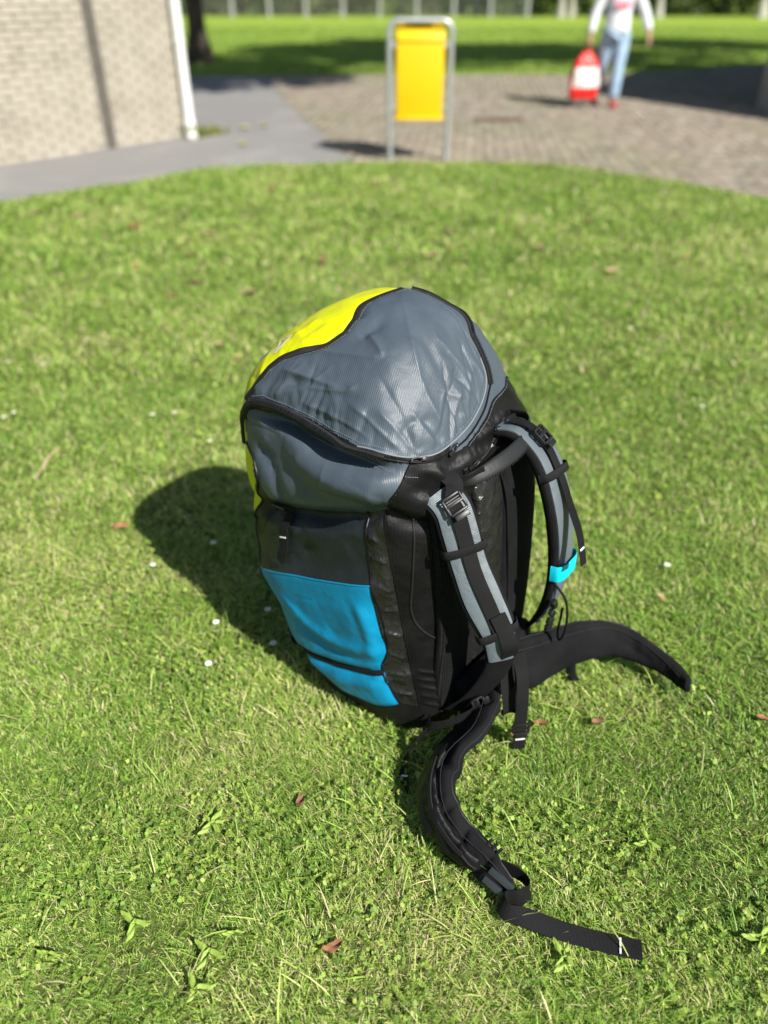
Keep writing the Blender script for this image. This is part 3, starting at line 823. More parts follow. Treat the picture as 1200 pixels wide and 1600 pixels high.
# ================================================================== BACKPACK
# outlines of the panels as (height fraction, turn fraction) pairs on the pack's body
TR = {
 'seam': [(0.6553, 0.6385), (0.6823, 0.6468), (0.7167, 0.6526), (0.7378, 0.6539), (0.7673, 0.6616), (0.7885, 0.677), (0.816, 0.7093), (0.8499, 0.7246), (0.8823, 0.7096), (0.9231, 0.6683), (0.9632, 0.5866), (0.9739, 0.3842)],
 'lid': [(0.9319, 0.3), (0.9283, 0.2083), (0.9055, 0.0789), (0.8524, 0.0603), (0.8097, 0.061), (0.7825, 0.0541), (0.7551, 0.0249), (0.7288, 0.9813), (0.7155, 0.9331), (0.7075, 0.906), (0.6987, 0.882), (0.6804, 0.8489), (0.6631, 0.8215), (0.6682, 0.7869), (0.6782, 0.7448), (0.6809, 0.7017), (0.6789, 0.6698), (0.6568, 0.6404)],
 'zipn': [(0.5556, 0.625), (0.595, 0.6306), (0.6271, 0.6402), (0.6599, 0.655), (0.6732, 0.6877), (0.6699, 0.7356), (0.6588, 0.7782), (0.6533, 0.8143), (0.6732, 0.8492), (0.6912, 0.8819), (0.7031, 0.9258), (0.715, 0.9768), (0.7399, 0.0219), (0.7716, 0.0602), (0.7976, 0.0695), (0.8446, 0.08), (0.8853, 0.1556), (0.9247, 0.1972), (0.9283, 0.2861)],
 'should': [(0.6333, 0.6439), (0.6457, 0.659), (0.6583, 0.6905), (0.6539, 0.7379), (0.6438, 0.7841), (0.6456, 0.8223), (0.6858, 0.875), (0.6532, 0.8675), (0.5646, 0.8507), (0.5312, 0.8197), (0.5042, 0.7649), (0.4823, 0.7117), (0.4891, 0.691), (0.5187, 0.6766), (0.5526, 0.6563), (0.5671, 0.6408)],
 'farsh': [(0.724, 0.1333), (0.7476, 0.1134), (0.7499, 0.0604), (0.7247, 0.0183), (0.7009, 0.9623), (0.6995, 0.9254)],
 'char': [(0.4804, 0.6925), (0.4026, 0.658), (0.3441, 0.625), (0.3262, 0.6361), (0.3118, 0.6389), (0.3831, 0.7577), (0.4169, 0.8332), (0.4793, 0.8294), (0.5473, 0.8263)],
 'pocket': [(0.3118, 0.6389), (0.356, 0.7061), (0.3802, 0.7575), (0.4169, 0.8332), (0.3711, 0.8412), (0.3167, 0.8459), (0.278, 0.845), (0.2284, 0.8351), (0.185, 0.8402), (0.1374, 0.8485), (0.1009, 0.8073), (0.0861, 0.7426), (0.1257, 0.6807), (0.1718, 0.661), (0.2579, 0.6634)],
 'gusset': [(0.5392, 0.8245), (0.4793, 0.8294), (0.4134, 0.8338), (0.3429, 0.8404), (0.278, 0.845), (0.2284, 0.8351), (0.185, 0.8402), (0.1382, 0.8503), (0.1279, 0.8737), (0.2766, 0.8681), (0.3784, 0.8619), (0.4809, 0.8534), (0.5581, 0.8473)],
 'ysidel': [(0.5671, 0.6408), (0.5484, 0.6639), (0.5206, 0.6722), (0.4683, 0.655), (0.4014, 0.6278)],
 'pstrap': [(0.147, 0.6472), (0.1609, 0.6973), (0.1778, 0.7546), (0.2004, 0.8058), (0.219, 0.8357)],
 'cstrap': [(0.4984, 0.7022), (0.4836, 0.7139), (0.4326, 0.7119), (0.3795, 0.7021)],
 'logo': [(0.7796, 0.6162), (0.7827, 0.6459), (0.7885, 0.5889), (0.7796, 0.6162)],
 'corner': [(0.6858, 0.875), (0.6532, 0.8675), (0.5683, 0.8508)],
 'backpipe': [(0.57, 0.8796), (0.4431, 0.8759), (0.3722, 0.874), (0.3273, 0.8858), (0.2819, 0.9142)],
}
# creases and folds in the cloth, in the same coordinates
FOLDS = {
  'ridge': [[(0.9812, 0.7567), (0.8741, 0.8776), (0.8065, 0.8906), (0.7363, 0.9219)], [(0.9366, 0.9742), (0.867, 0.95), (0.7893, 0.0173)], [(0.7466, 0.6741), (0.7492, 0.7328), (0.7465, 0.7915)], [(0.6958, 0.6869), (0.7301, 0.7296), (0.7447, 0.7867), (0.766, 0.8069)], [(0.7015, 0.7284), (0.6979, 0.7826), (0.6841, 0.8351)], [(0.7292, 0.8008), (0.7102, 0.8406), (0.6985, 0.8683)], [(0.7383, 0.8382), (0.7248, 0.8609), (0.7042, 0.882)], [(0.801, 0.7124), (0.8136, 0.7891), (0.8203, 0.8349)], [(0.7605, 0.8752), (0.7385, 0.8948), (0.714, 0.9111)], [(0.8248, 0.9748), (0.7929, 0.9947), (0.7645, 0.9974)], [(0.861, 0.7817), (0.8413, 0.8167), (0.8203, 0.8349)]] ,
  'groove': [[(0.9191, 0.9101), (0.852, 0.9162), (0.7925, 0.9455)], [(0.7352, 0.6928), (0.7379, 0.7496), (0.7428, 0.8122)], [(0.6964, 0.7516), (0.6879, 0.8073), (0.6854, 0.8488)], [(0.7156, 0.8209), (0.7031, 0.8548)], [(0.8442, 0.7726), (0.8791, 0.7953), (0.9309, 0.7779)], [(0.7395, 0.8531), (0.7172, 0.875), (0.7037, 0.8857)], [(0.8474, 0.9582), (0.8139, 0.9821), (0.7854, 0.9838)], [(0.7, 0.6552), (0.7193, 0.6775), (0.737, 0.715)], [(0.7564, 0.8915), (0.7166, 0.9164)], [(0.7688, 0.9705), (0.7429, 0.9634)]] ,
  'under': [[(0.6404, 0.6634), (0.6435, 0.718), (0.628, 0.7702), (0.6331, 0.8226), (0.6696, 0.8654)]] ,
  'side': [[(0.6063, 0.7081), (0.5907, 0.7694), (0.5867, 0.8219), (0.6029, 0.8564)], [(0.5834, 0.6644), (0.556, 0.6955), (0.5071, 0.7132)], [(0.5426, 0.7362), (0.5558, 0.7961), (0.5781, 0.8427)]] ,
  'yel': [[(0.7618, 0.6623), (0.8099, 0.7046), (0.8772, 0.7113)], [(0.7971, 0.6727), (0.8579, 0.679), (0.9133, 0.6898)], [(0.8476, 0.6756), (0.89, 0.6873), (0.8941, 0.7439)], [(0.7975, 0.6433), (0.8511, 0.6419)], [(0.8482, 0.7301), (0.8947, 0.704), (0.9461, 0.6401)]] ,
  'pock': [[(0.3369, 0.6927), (0.3463, 0.7546), (0.3832, 0.8268)], [(0.2892, 0.6882), (0.2602, 0.7285), (0.2568, 0.7847), (0.2787, 0.8328)], [(0.3603, 0.734), (0.3695, 0.7873), (0.3944, 0.8347)], [(0.382, 0.8149), (0.3212, 0.8283), (0.2446, 0.8301)], [(0.2565, 0.7042), (0.2263, 0.7563), (0.2378, 0.821)], [(0.1281, 0.724), (0.1574, 0.7862), (0.194, 0.8327)]] ,
  'char': [[(0.4376, 0.7409), (0.4772, 0.7834), (0.5097, 0.8301)], [(0.4188, 0.674), (0.4166, 0.7073), (0.4311, 0.7511)], [(0.4943, 0.7334), (0.4868, 0.7838), (0.484, 0.8182)]] ,
  'yoke': [[(0.6836, 0.8819), (0.6704, 0.9134), (0.5901, 0.957)], [(0.6477, 0.8752), (0.6415, 0.9039), (0.6336, 0.922)], [(0.6985, 0.981), (0.7081, 0.0341), (0.7211, 0.0772)], [(0.6623, 0.0215), (0.6563, 0.0516), (0.6582, 0.101)], [(0.6764, 0.9236), (0.6686, 0.9754), (0.6623, 0.0215)], [(0.7606, 0.0888), (0.7215, 0.1096), (0.6623, 0.1193)]] ,
  'gus': [[(0.5097, 0.8301), (0.4997, 0.8417)], [(0.4692, 0.8328), (0.4658, 0.8499)], [(0.4218, 0.8376), (0.4094, 0.8538)], [(0.3718, 0.8426), (0.3712, 0.8598)], [(0.3249, 0.8478), (0.3147, 0.8627)], [(0.2713, 0.8475), (0.2602, 0.8645)], [(0.2186, 0.8405), (0.2189, 0.8667)], [(0.171, 0.8471), (0.1665, 0.8693)]] ,
  'ribs': [[(0.2298, 0.8765), (0.1999, 0.9171)], [(0.2099, 0.8753), (0.179, 0.9163)], [(0.1889, 0.8763), (0.1553, 0.9153)], [(0.1652, 0.8765), (0.1299, 0.9141)], [(0.1395, 0.8772), (0.1048, 0.9129)]] ,
}
# rows: w, xfront, xback, yhalf, squareness
ROWS=[(0.000,-.105,.110,.130,3.0),(0.004,-.165,.170,.205,3.2),(0.020,-.196,.188,.226,3.4),(.06,-.235,.188,.234,3.5),(.12,-.284,.182,.240,3.5),(.20,-.338,.173,.242,3.5),
(.30,-.372,.166,.246,3.5),(.42,-.386,.158,.244,3.6),(.52,-.388,.150,.240,3.7),(.60,-.384,.143,.240,3.9),(.655,-.378,.136,.238,4.2)]
DOME_H=.242; RIM=.655; AP=(-.10,.05)
def pack_body(N=360,M1=170,M2=110):
    R=np.array(ROWS); w=np.linspace(0,RIM,M1)
    # denser near base
    w=RIM*np.linspace(0,1,M1)**1.25
    col=[np.interp(w,R[:,0],R[:,k]) for k in range(1,5)]
    def sm(a):
        k=np.array([1,2,3,2,1.]);k/=k.sum();
        for _ in range(3):
            b=np.pad(a,2,mode='edge');b=np.convolve(b,k,'valid');b[0]=a[0];b[-1]=a[-1];a=b
        return a
    xf,xb,yh,n=[sm(c) for c in col]
    th=np.linspace(0,2*math.pi,N,endpoint=False)
    ct,st=np.cos(th),np.sin(th)
    V=[];T=[]
    def ring(xf,xb,yh,n):
        r=(np.abs(ct)**n+np.abs(st)**n)**(-1/n)
        return (xf+xb)/2+(xb-xf)/2*r*ct, yh*r*st
    for i in range(M1):
        x,y=ring(xf[i],xb[i],yh[i],n[i]); z=np.full(N,w[i])
        V.append(np.stack([x,y,z],1))
    # rim tilt: back side lower
    for j in range(1,M2+1):
        a=j/M2*math.pi/2
        rho=np.cos(a)**1.08 if j<M2 else 0.0
        zz=RIM+DOME_H*np.sin(a)**1.0
        nn=n[-1]+(2.3-n[-1])*(1-rho)
        x,y=ring(xf[-1],xb[-1],yh[-1],nn)
        cx=(xf[-1]+xb[-1])/2
        ax=AP[0]-cx; ay=AP[1]
        x=cx+(x-cx)*rho+ax*(1-rho); y=y*rho+ay*(1-rho)
        V.append(np.stack([x,y,np.full(N,zz)],1))
    V=np.array(V)   # (M,N,3)
    V[...,1]+=.012*np.clip(V[...,2]/.6,0,1)
    V[...,1]+=.020*np.clip(V[...,1]/.2,0,1)*np.clip((V[...,2]-.40)/.2,0,1)*np.clip((V[...,0]+.15)/.2,0,1)
    # back shoulder drops
    M=V.shape[0]
    z=V[...,2]; x=V[...,0]
    k=np.clip((z-.45)/.25,0,1)*np.clip((x+.02)/.14,0,1)**1.6
    V[...,2]-=.075*k
    # the far rear quarter of the lid slopes away
    q=np.clip((V[...,2]-.60)/.14,0,1)*np.clip((V[...,1]+.02)/.16,0,1)*np.clip((V[...,0]+.20)/.16,0,1)
    V[...,2]-=.036*q*np.clip(1.35-(V[...,2]-.6)/.25,0,1)
    V[...,1]-=.012*q
    return V
PACK_LOC = (.087, 1.389, 0.0)
pack = empty('backpack', PACK_LOC, -PHI)
tag(pack, 'large grey, blue, yellow and black trekking backpack standing on the lawn', 'backpack')

# ---- materials
M_grey = mat_fabric('grey_ripstop', (.052, .070, .090), .46, .5, .0030, .22, .12, (.066, .088, .112), crk=(13, .10))
M_char = mat_fabric('charcoal_ripstop', (.011, .0155, .0195), .45, .3, .0030, .25, .2, crk=(12, .10))
M_blue = mat_fabric('blue_ripstop', (.0, .20, .38), .5, .35, .003, .15, .15, (.0, .24, .44), crk=(10, .07))
M_lime = mat_fabric('lime_ripstop', (.53, .56, .0), .5, .3, .003, .15, .15, (.58, .61, .0), crk=(14, .10))
M_black = mat_fabric('black_ripstop', (.005, .005, .0056), .42, .20, .003, .35, .25, crk=(20, .22))
M_shiny = mat_fabric('shiny_black_nylon', (.012, .0115, .012), .28, .55, .003, .3, .3, crk=(34, .9))
M_mesh = mat_fabric('black_mesh', (.007, .007, .0075), .7, .18, .0038, 1.0, .2, cross=1.0)
M_foam = mat_fabric('black_foam_cloth', (.006, .006, .007), .85, .14, .0022, .35, .15, cross=1.0)
M_web = mat_fabric('black_webbing', (.007, .007, .0075), .65, .16, .0022, .6, .05, cross=.3)
M_tape = mat_fabric('zipper_tape', (.009, .009, .0105), .6, .3, .002, .6, .05)
M_plast = mat('black_buckle_plastic', (.010, .010, .011), .42, .45)
M_white = mat('white_stitching', (.75, .76, .76), .6, .3)
M_thread = mat('grey_thread', (.17, .20, .22), .7, .3)
M_thread2 = mat('dark_thread', (.016, .016, .017), .7, .3)
M_cyan = mat_fabric('cyan_ribbon', (.0, .50, .66), .5, .4, .003, .3, .1)
M_silver = mat('silver_print', (.50, .51, .53), .35, .5, metal=.2)
M_cord = mat_fabric('pack_greyface', (.095, .118, .135), .45, .45, .003, .35, .3, (.12, .145, .163))

# ---- body surface
PN, PM1, PM2 = 480, 255, 165
VB = pack_body(PN, PM1, PM2)                       # rows, columns, xyz
PM = VB.shape[0]
def nrm_grid(V):
    du = np.roll(V, -1, 1) - np.roll(V, 1, 1); dv = np.gradient(V, axis=0)
    n = np.cross(du, dv); n /= np.linalg.norm(n, axis=2)[..., None] + 1e-12
    n[-1] = (0, 0, 1); n[0] = (0, 0, -1)
    return n
def at_vu(V, v, u):
    """bilinear point on a grid"""
    r = np.clip(np.asarray(v) * (PM - 1), 0, PM - 1.001); c = np.asarray(u) % 1.0 * PN
    i = r.astype(int); j = c.astype(int) % PN; fr = (r - i)[..., None]; fc = (c - np.floor(c))[..., None]; j2 = (j + 1) % PN
    return (V[i, j] * (1 - fc) + V[i, j2] * fc) * (1 - fr) + (V[i + 1, j] * (1 - fc) + V[i + 1, j2] * fc) * fr
def disc(vu):
    a = np.asarray(vu, float); R = 1 - a[..., 0]; t = 2 * math.pi * a[..., 1]
    return np.stack([R * np.cos(t), R * np.sin(t)], -1)
def unwrap_vu(vu):
    a = np.array(vu, float).copy()
    for k in range(1, len(a)): a[k, 1] -= round(a[k, 1] - a[k - 1, 1])
    return a
def curve_vu(vu, n):
    """smooth curve through (v,u) pairs; near the top it is interpolated on the disc so that it may pass over it"""
    a = unwrap_vu(vu)
    if a[:, 0].max() < .88:
        c = catmull(a, n); return c[:, 0], c[:, 1] % 1.0
    d = catmull(disc(dense(vu, 6)), n); R = np.hypot(d[:, 0], d[:, 1]); t = np.arctan2(d[:, 1], d[:, 0]) / (2 * math.pi) % 1.0
    return 1 - R, t
def dense(vu, k=10, closed=False):
    """extra points so that edges run straight over the cloth instead of along chords of the disc"""
    L = [tuple(q) for q in vu]; out = []
    for i in range(len(L) if closed else len(L) - 1):
        (v0, u0), (v1, u1) = L[i], L[(i + 1) % len(L)]; du = u1 - u0 - round(u1 - u0)
        if max(v0, v1) < .93 and abs(du) < .3: out += [(v0 + (v1 - v0) * q / k, (u0 + du * q / k) % 1.0) for q in range(k)]
        else: out.append((v0, u0))
    if not closed: out.append(L[-1])
    return out
mir = lambda L: [(v, (1 - u) % 1.0) for v, u in L]

NB = nrm_grid(VB)
Vf = VB.reshape(-1, 3)
vv, uu = np.meshgrid(np.linspace(0, 1, PM), np.arange(PN) / PN, indexing='ij')
D = np.zeros((PM, PN))
# the cinched crease below the upper bag, all round
cu = np.array([0, .06, .15, .18, .24, .30, .36, .5, .64, .70, .76, .82, .85, .94, 1.0])
cv = np.array([.560, .562, .565, .527, .497, .475, .458, .45, .458, .475, .497, .527, .565, .562, .560])
vc = np.interp(uu, cu, cv)
backness = np.clip(np.cos(2 * math.pi * uu) * 1.6 - .6, 0, 1)
D += (-.024 * np.exp(-((vv - vc) / .017)**2) + .016 * np.exp(-((vv - vc - .055) / .04)**2)) * (1 - .55 * backness) * (1 - .85 * np.clip(-np.cos(2 * math.pi * uu) * 2.2 - .75, 0, 1))
def poly_mask(vu, soft):
    p = disc(dense(vu, 10, True)); g = disc(np.stack([vv, uu], -1))
    m = in_poly(g[..., 0], g[..., 1], p).astype(float)
    for _ in range(soft):
        m = (m + np.roll(m, 1, 1) + np.roll(m, -1, 1) + np.vstack([m[1:], m[-1:]]) + np.vstack([m[:1], m[:-1]])) / 5
    return m
pk = poly_mask(TR['pocket'], 40); D += .016 * (pk**1.3)
D += .014 * poly_mask(mir(TR['pocket']), 30)
D -= .004 * poly_mask(TR['char'], 30)
def stroke(vu, amp, wid, sharp=False):
    v, u = curve_vu(vu, 24); P = at_vu(VB, v, u)
    lo = P.min(0) - wid * 3; hi = P.max(0) + wid * 3
    m = np.all((Vf > lo) & (Vf < hi), 1)
    if not m.any(): return
    Q = Vf[m]; d2 = np.full(len(Q), 1e9); tt = np.zeros(len(Q))
    for k in range(len(P) - 1):
        a, b = P[k], P[k + 1]; ab = b - a; t = np.clip(((Q - a) @ ab) / (ab @ ab + 1e-12), 0, 1)
        e = ((Q - a - t[:, None] * ab)**2).sum(1); w_ = e < d2; d2 = np.where(w_, e, d2); tt = np.where(w_, (k + t) / (len(P) - 1), tt)
    fade = np.clip(np.minimum(tt, 1 - tt) * 5 + .15, 0, 1)
    add = np.zeros(PM * PN); add[m] = amp * fade * (np.exp(-np.sqrt(d2 + 2e-6) / wid * 1.3) if sharp else np.exp(-d2 / wid**2))
    global D
    D = D + add.reshape(PM, PN)
for i, s_ in enumerate(FOLDS['ridge']): stroke(s_, .003 if i in (1, 9) else (.006 if i == 0 else .0065), .010, True)
for i, s_ in enumerate(FOLDS['groove']): stroke(s_, -.003 if i in (0, 6, 9) else -.0045, .014)
for s_ in FOLDS['under']: stroke(s_, -.027, .013)
stroke([(v + .022, u) for v, u in FOLDS['under'][0]], .008, .010)
for i, s_ in enumerate(FOLDS['side']): stroke(s_, (.016, -.008, -.006)[i], (.030, .018, .020)[i])
for i, s_ in enumerate(FOLDS['yel']): stroke(s_, .0035 if i % 2 else -.004, .010)
for i, s_ in enumerate(FOLDS['pock']): stroke(s_, (-.0015, .006, .001, .006, -.006, .005)[i], .015)
for i, s_ in enumerate(FOLDS['char']): stroke(s_, (.005, -.002, -.002)[i], .016)
for i, s_ in enumerate(FOLDS['yoke']): stroke(s_, (.008, -.007, .007, -.007, .006, .004)[i], .013)
for s_ in FOLDS['gus']: stroke(s_, .0075, .007, True)
for s_ in FOLDS['ribs']: stroke(s_, .0035, .004)
rgf = np.random.default_rng(12)
lidn = catmull(disc(TR['lid'][5:]), 200)
for q_ in rgf.uniform(0, 199, 46).astype(int):                 # gathers running up from the flap's hem
    a_ = lidn[q_]; d_ = -a_ / np.hypot(*a_); tn = np.array([-d_[1], d_[0]]); ln_ = rgf.uniform(.03, .12); js = rgf.normal(0, .35)
    b_ = a_ + (d_ + tn * js) * ln_ * .5; c_ = a_ + (d_ + tn * (js + rgf.normal(0, .25))) * ln_
    stroke([(1 - np.hypot(*z_), np.arctan2(z_[1], z_[0]) / (2 * math.pi) % 1) for z_ in (a_, b_, c_)], rgf.choice([-1, 1]) * rgf.uniform(.0015, .004), rgf.uniform(.004, .008), True)
for q_ in range(26):                                            # loose creases on the sides
    v0, u0 = (rgf.uniform(.43, .62) if q_ % 3 else rgf.uniform(.14, .33)), rgf.uniform(.64, .86); dv, du = rgf.normal(0, .03), rgf.normal(0, .035)
    stroke([(v0, u0), (v0 + dv * .5 + rgf.normal(0, .006), u0 + du * .5), (v0 + dv, u0 + du)], rgf.choice([-1, 1]) * rgf.uniform(.0015, .0035), rgf.uniform(.006, .010), True)
for q_ in range(18):                                            # yellow front
    v0, u0 = rgf.uniform(.64, .86), rgf.uniform(.52, .70); dv, du = rgf.normal(0, .04), rgf.normal(0, .05)
    stroke([(v0, u0), (v0 + dv * .5 + rgf.normal(0, .008), u0 + du * .5), (v0 + dv, u0 + du)], rgf.choice([-1, 1]) * rgf.uniform(.001, .0025), rgf.uniform(.006, .011), True)
stroke(TR['pstrap'], -.012, .014)
stroke(TR['seam'], -.005, .010)
# gathers along the zip and general softness
N3 = lambda sc_, sd: lattice_noise(Vf, sc_, sd).reshape(PM, PN)
D += .0034 * N3(9, 1) + .0018 * N3(24, 2) + .0006 * N3(60, 3)
gath = np.exp(-((vv - .69) / .022)**2)
D += .0022 * gath * lattice_noise(np.stack([(uu * 130).ravel(), (vv * 14).ravel()], 1), 1.0, 6).reshape(PM, PN)
# the pocket's elastic hem pulls its edge straight
vh = np.interp(uu, [.62] + [q[1] for q in TR['pocket'][:4]] + [.86], [.30] + [q[0] for q in TR['pocket'][:4]] + [.42])
hw_ = np.exp(-((vv - vh + .012) / .030)**2) * np.clip((uu - .615) / .03, 0, 1) * np.clip((.86 - uu) / .03, 0, 1) * .92
D = D * (1 - hw_) + .013 * hw_
base_fade = np.clip(vv / .06, 0, 1)
VD = VB + NB * (D * base_fade)[..., None]
VD[..., 2] = np.maximum(VD[..., 2], 0.001)
ND = nrm_grid(VD)

# ---- divide the surface into its cloth panels
g = disc(np.stack([(vv[:-1] + vv[1:]) / 2, uu[:-1] + .5 / PN], -1))
def inside(vu): p = disc(dense(vu, 10, True)); return in_poly(g[..., 0], g[..., 1], p)
fv = (vv[:-1] + vv[1:]) / 2; fu = uu[:-1] + .5 / PN
lid_poly = [(v, u) for v, u in TR['seam']] + TR['lid']
yel_poly = TR['seam'] + [(.92, .40), (.80, .375), (.656, .3614), (.5678, .359), (.5161, .333), (.4648, .3485), (.4014, .3722), (.395, .45), (.395, .55), (.4014, .6278), (.4648, .6515), (.5161, .6669), (.5458, .6602), (.5678, .6411)]
far_poly = TR['lid'][:9] + TR['farsh'][::-1] + [(.5685, .1498), (.5266, .1823), (.497, .2411), (.4746, .2964), (.4824, .3165), (.5137, .3291), (.5508, .3463), (.5678, .3589), (.656, .3614), (.8, .375), (.92, .40), (.9823, .444)]
char_poly = TR['char'] + [(.555, .8250), (.52, .76), (.49, .70)]
front_pocket = [(.30, .385), (.32, .5), (.30, .615), (.09, .605), (.07, .5), (.09, .395)]
lab = np.zeros(fv.shape, int)                          # 0 back panel
lab[(fv < .13)] = 1                                     # base
lab[(fv > .535)] = 2                                    # yoke
lab[((fu > .36) & (fu < .64)) & (fv > .13)] = 3         # front trim
lab[((fu > .13) & (fu < .36) | (fu > .64) & (fu < .868)) & (fv > .13) & (fv < .6) & (lab == 0)] = 4   # side webbing cloth
for pol, k in ((front_pocket, 5), (char_poly, 6), (mir(char_poly), 6), (TR['pocket'], 7), (mir(TR['pocket']), 8), (TR['gusset'], 9), (mir(TR['gusset']), 10),
               (far_poly, 12), (TR['should'], 11), (yel_poly, 13), (lid_poly, 14)):
    lab[inside(pol)] = k
lab[(lab == 11) & (fv < .44)] = 6
lab[(lab == 6) & (fu < .5)] = 15
lab[(lab == 4) & (fu < .5)] = 16
panel = {0: ('back_panel', M_black, None), 1: ('base_panel', M_black, None), 2: ('yoke', M_black, None), 3: ('front_trim', M_black, None), 4: ('side_strip', M_black, None),
         5: ('front_pocket', M_blue, 'blue front pocket'), 6: ('side_panel', M_char, 'charcoal side panel'), 7: ('side_pocket', M_blue, 'blue side pocket'), 8: ('side_pocket', M_blue, 'blue side pocket on the far side'),
         9: ('gusset', M_shiny, 'shiny crumpled black gusset'), 10: ('gusset', M_shiny, None), 11: ('upper_side', M_grey, 'grey upper side panel'), 12: ('upper_side', M_grey, None),
         13: ('front_panel', M_lime, 'lime yellow front panel'), 14: ('top_lid', M_grey, 'wrinkled grey top flap'), 15: ('side_panel', M_char, None), 16: ('side_strip', M_black, None)}
# length along the surface for the cloth's own weave
arcv = np.concatenate([np.zeros((1, PN)), np.cumsum(np.linalg.norm(np.diff(VB, axis=0), axis=2), 0)])
peri = uu * 2.15
ii, jj = np.meshgrid(np.arange(PM - 1), np.arange(PN), indexing='ij')
pack_parts = {}
for k, (nm, mt_, lb) in panel.items():
    sel = lab == k
    if not sel.any(): continue
    a, b = ii[sel], jj[sel]; b2_ = (b + 1) % PN
    quads = np.stack([a * PN + b, a * PN + b2_, (a + 1) * PN + b2_, (a + 1) * PN + b], 1)
    used, inv = np.unique(quads, return_inverse=True); quads = inv.reshape(-1, 4)
    V = VD.reshape(-1, 3)[used]
    if k in (14, 13): uv = np.stack([V[:, 0] * .55 + V[:, 1] * .83, V[:, 0] * .83 - V[:, 1] * .55], 1)
    else: uv = np.stack([peri.ravel()[used], arcv.ravel()[used]], 1)
    o = mesh(nm, V, quads, mt_, pack, True, uv)
    if lb: o['label'] = lb
    pack_parts[k] = o

# underside
cx_ = VD[0].mean(0)
mesh('bottom_sheet', list(VD[0]) + [cx_], [(j, PN, (j + 1) % PN) for j in range(PN)], M_black, pack_parts[1])

bvh = BVHTree.FromPolygons([Vector(p) for p in VD[::2, ::2].reshape(-1, 3)],
    [(i * (PN // 2) + j, i * (PN // 2) + (j + 1) % (PN // 2), (i + 1) * (PN // 2) + (j + 1) % (PN // 2), (i + 1) * (PN // 2) + j) for i in range((PM + 1) // 2 - 1) for j in range(PN // 2)])
def surf(vu, n, off=0.0):
    v, u = curve_vu(vu, n); P = at_vu(VD, v, u); Nn = at_vu(ND, v, u); Nn /= np.linalg.norm(Nn, axis=1)[:, None]
    # smooth normals a little
    for _ in range(4): Nn[1:-1] = (Nn[:-2] + 2 * Nn[1:-1] + Nn[2:]) / 4
    Nn /= np.linalg.norm(Nn, axis=1)[:, None]
    return P + Nn * off, Nn
def ribbon(name, vu, width, off, mt_, parent, n=120, k=7, bulge=.002, shift=0.0):
    """tape that lies on the body's surface"""
    P, Nn = surf(vu, n, 0)
    t = np.gradient(P, axis=0); t /= np.linalg.norm(t, axis=1)[:, None]
    s = np.cross(Nn, t); s /= np.linalg.norm(s, axis=1)[:, None]
    V, uv = [], []; Ls = np.concatenate([[0], np.cumsum(np.linalg.norm(np.diff(P, axis=0), axis=1))])
    for i in range(n):
        for j in range(k):
            q = (j / (k - 1) - .5) * width + shift
            p = Vector(P[i] + s[i] * q)
            r = bvh.find_nearest(p)
            nv = Vector(Nn[i])
            base = r[0] if r[0] is not None else p
            V.append(base + nv * (off + bulge * (1 - (2 * j / (k - 1) - 1)**2))); uv.append((Ls[i], q))
    A_ = np.array([tuple(q) for q in V]).reshape(n, k, 3)
    for _ in range(6): A_[1:-1] = (A_[:-2] + 2 * A_[1:-1] + A_[2:]) / 4
    V = [Vector(q) for q in A_.reshape(-1, 3)]
    F = [(i * k + j, i * k + j + 1, (i + 1) * k + j + 1, (i + 1) * k + j) for i in range(n - 1) for j in range(k - 1)]
    # edges turned down so that the tape has a thickness
    m0 = len(V)
    for i in range(n):
        for j in (0, k - 1): V.append(Vector(V[i * k + j]) - Vector(Nn[i]) * (off + .002)); uv.append((Ls[i], (j / (k - 1) - .5) * width))
    for i in range(n - 1):
        F.append((i * k, (i + 1) * k, m0 + 2 * (i + 1), m0 + 2 * i)); F.append((i * k + k - 1, m0 + 2 * i + 1, m0 + 2 * (i + 1) + 1, (i + 1) * k + k - 1))
    o = mesh(name, V, F, mt_, parent, True, uv)
    bm = bmesh.new(); bm.from_mesh(o.data)
    bmesh.ops.recalc_face_normals(bm, faces=bm.faces); bm.to_mesh(o.data); bm.free()
    return o
def piping(name, vu, r, mt_, parent, n=110, off=.0008):
    P, Nn = surf(vu, n, off)
    return MB().tube(P, r, 6).build(name, mt_, parent)
def stitches(name, vu, parent, off_side, n=130, ln=.0026, w=.0009, mt_=None):
    P, Nn = surf(vu, n * 3, .0012); t = np.gradient(P, axis=0); t /= np.linalg.norm(t, axis=1)[:, None]; s = np.cross(Nn, t)
    mb = MB(); L_ = np.concatenate([[0], np.cumsum(np.linalg.norm(np.diff(P, axis=0), axis=1))]); cnt = int(L_[-1] / .0045)
    for q in np.linspace(0, L_[-1], cnt):
        i = min(len(P) - 1, int(np.searchsorted(L_, q)))
        p = Vector(P[i] + s[i] * off_side); r = bvh.find_nearest(p)[0]; p = (r if r else p) + Vector(Nn[i]) * .0012
        R = Matrix((Vector(t[i]), Vector(s[i]), Vector(Nn[i]))).transposed()
        mb.box(p, (ln, w, w), R)
    return mb.build(name, mt_ or M_thread, parent, False)

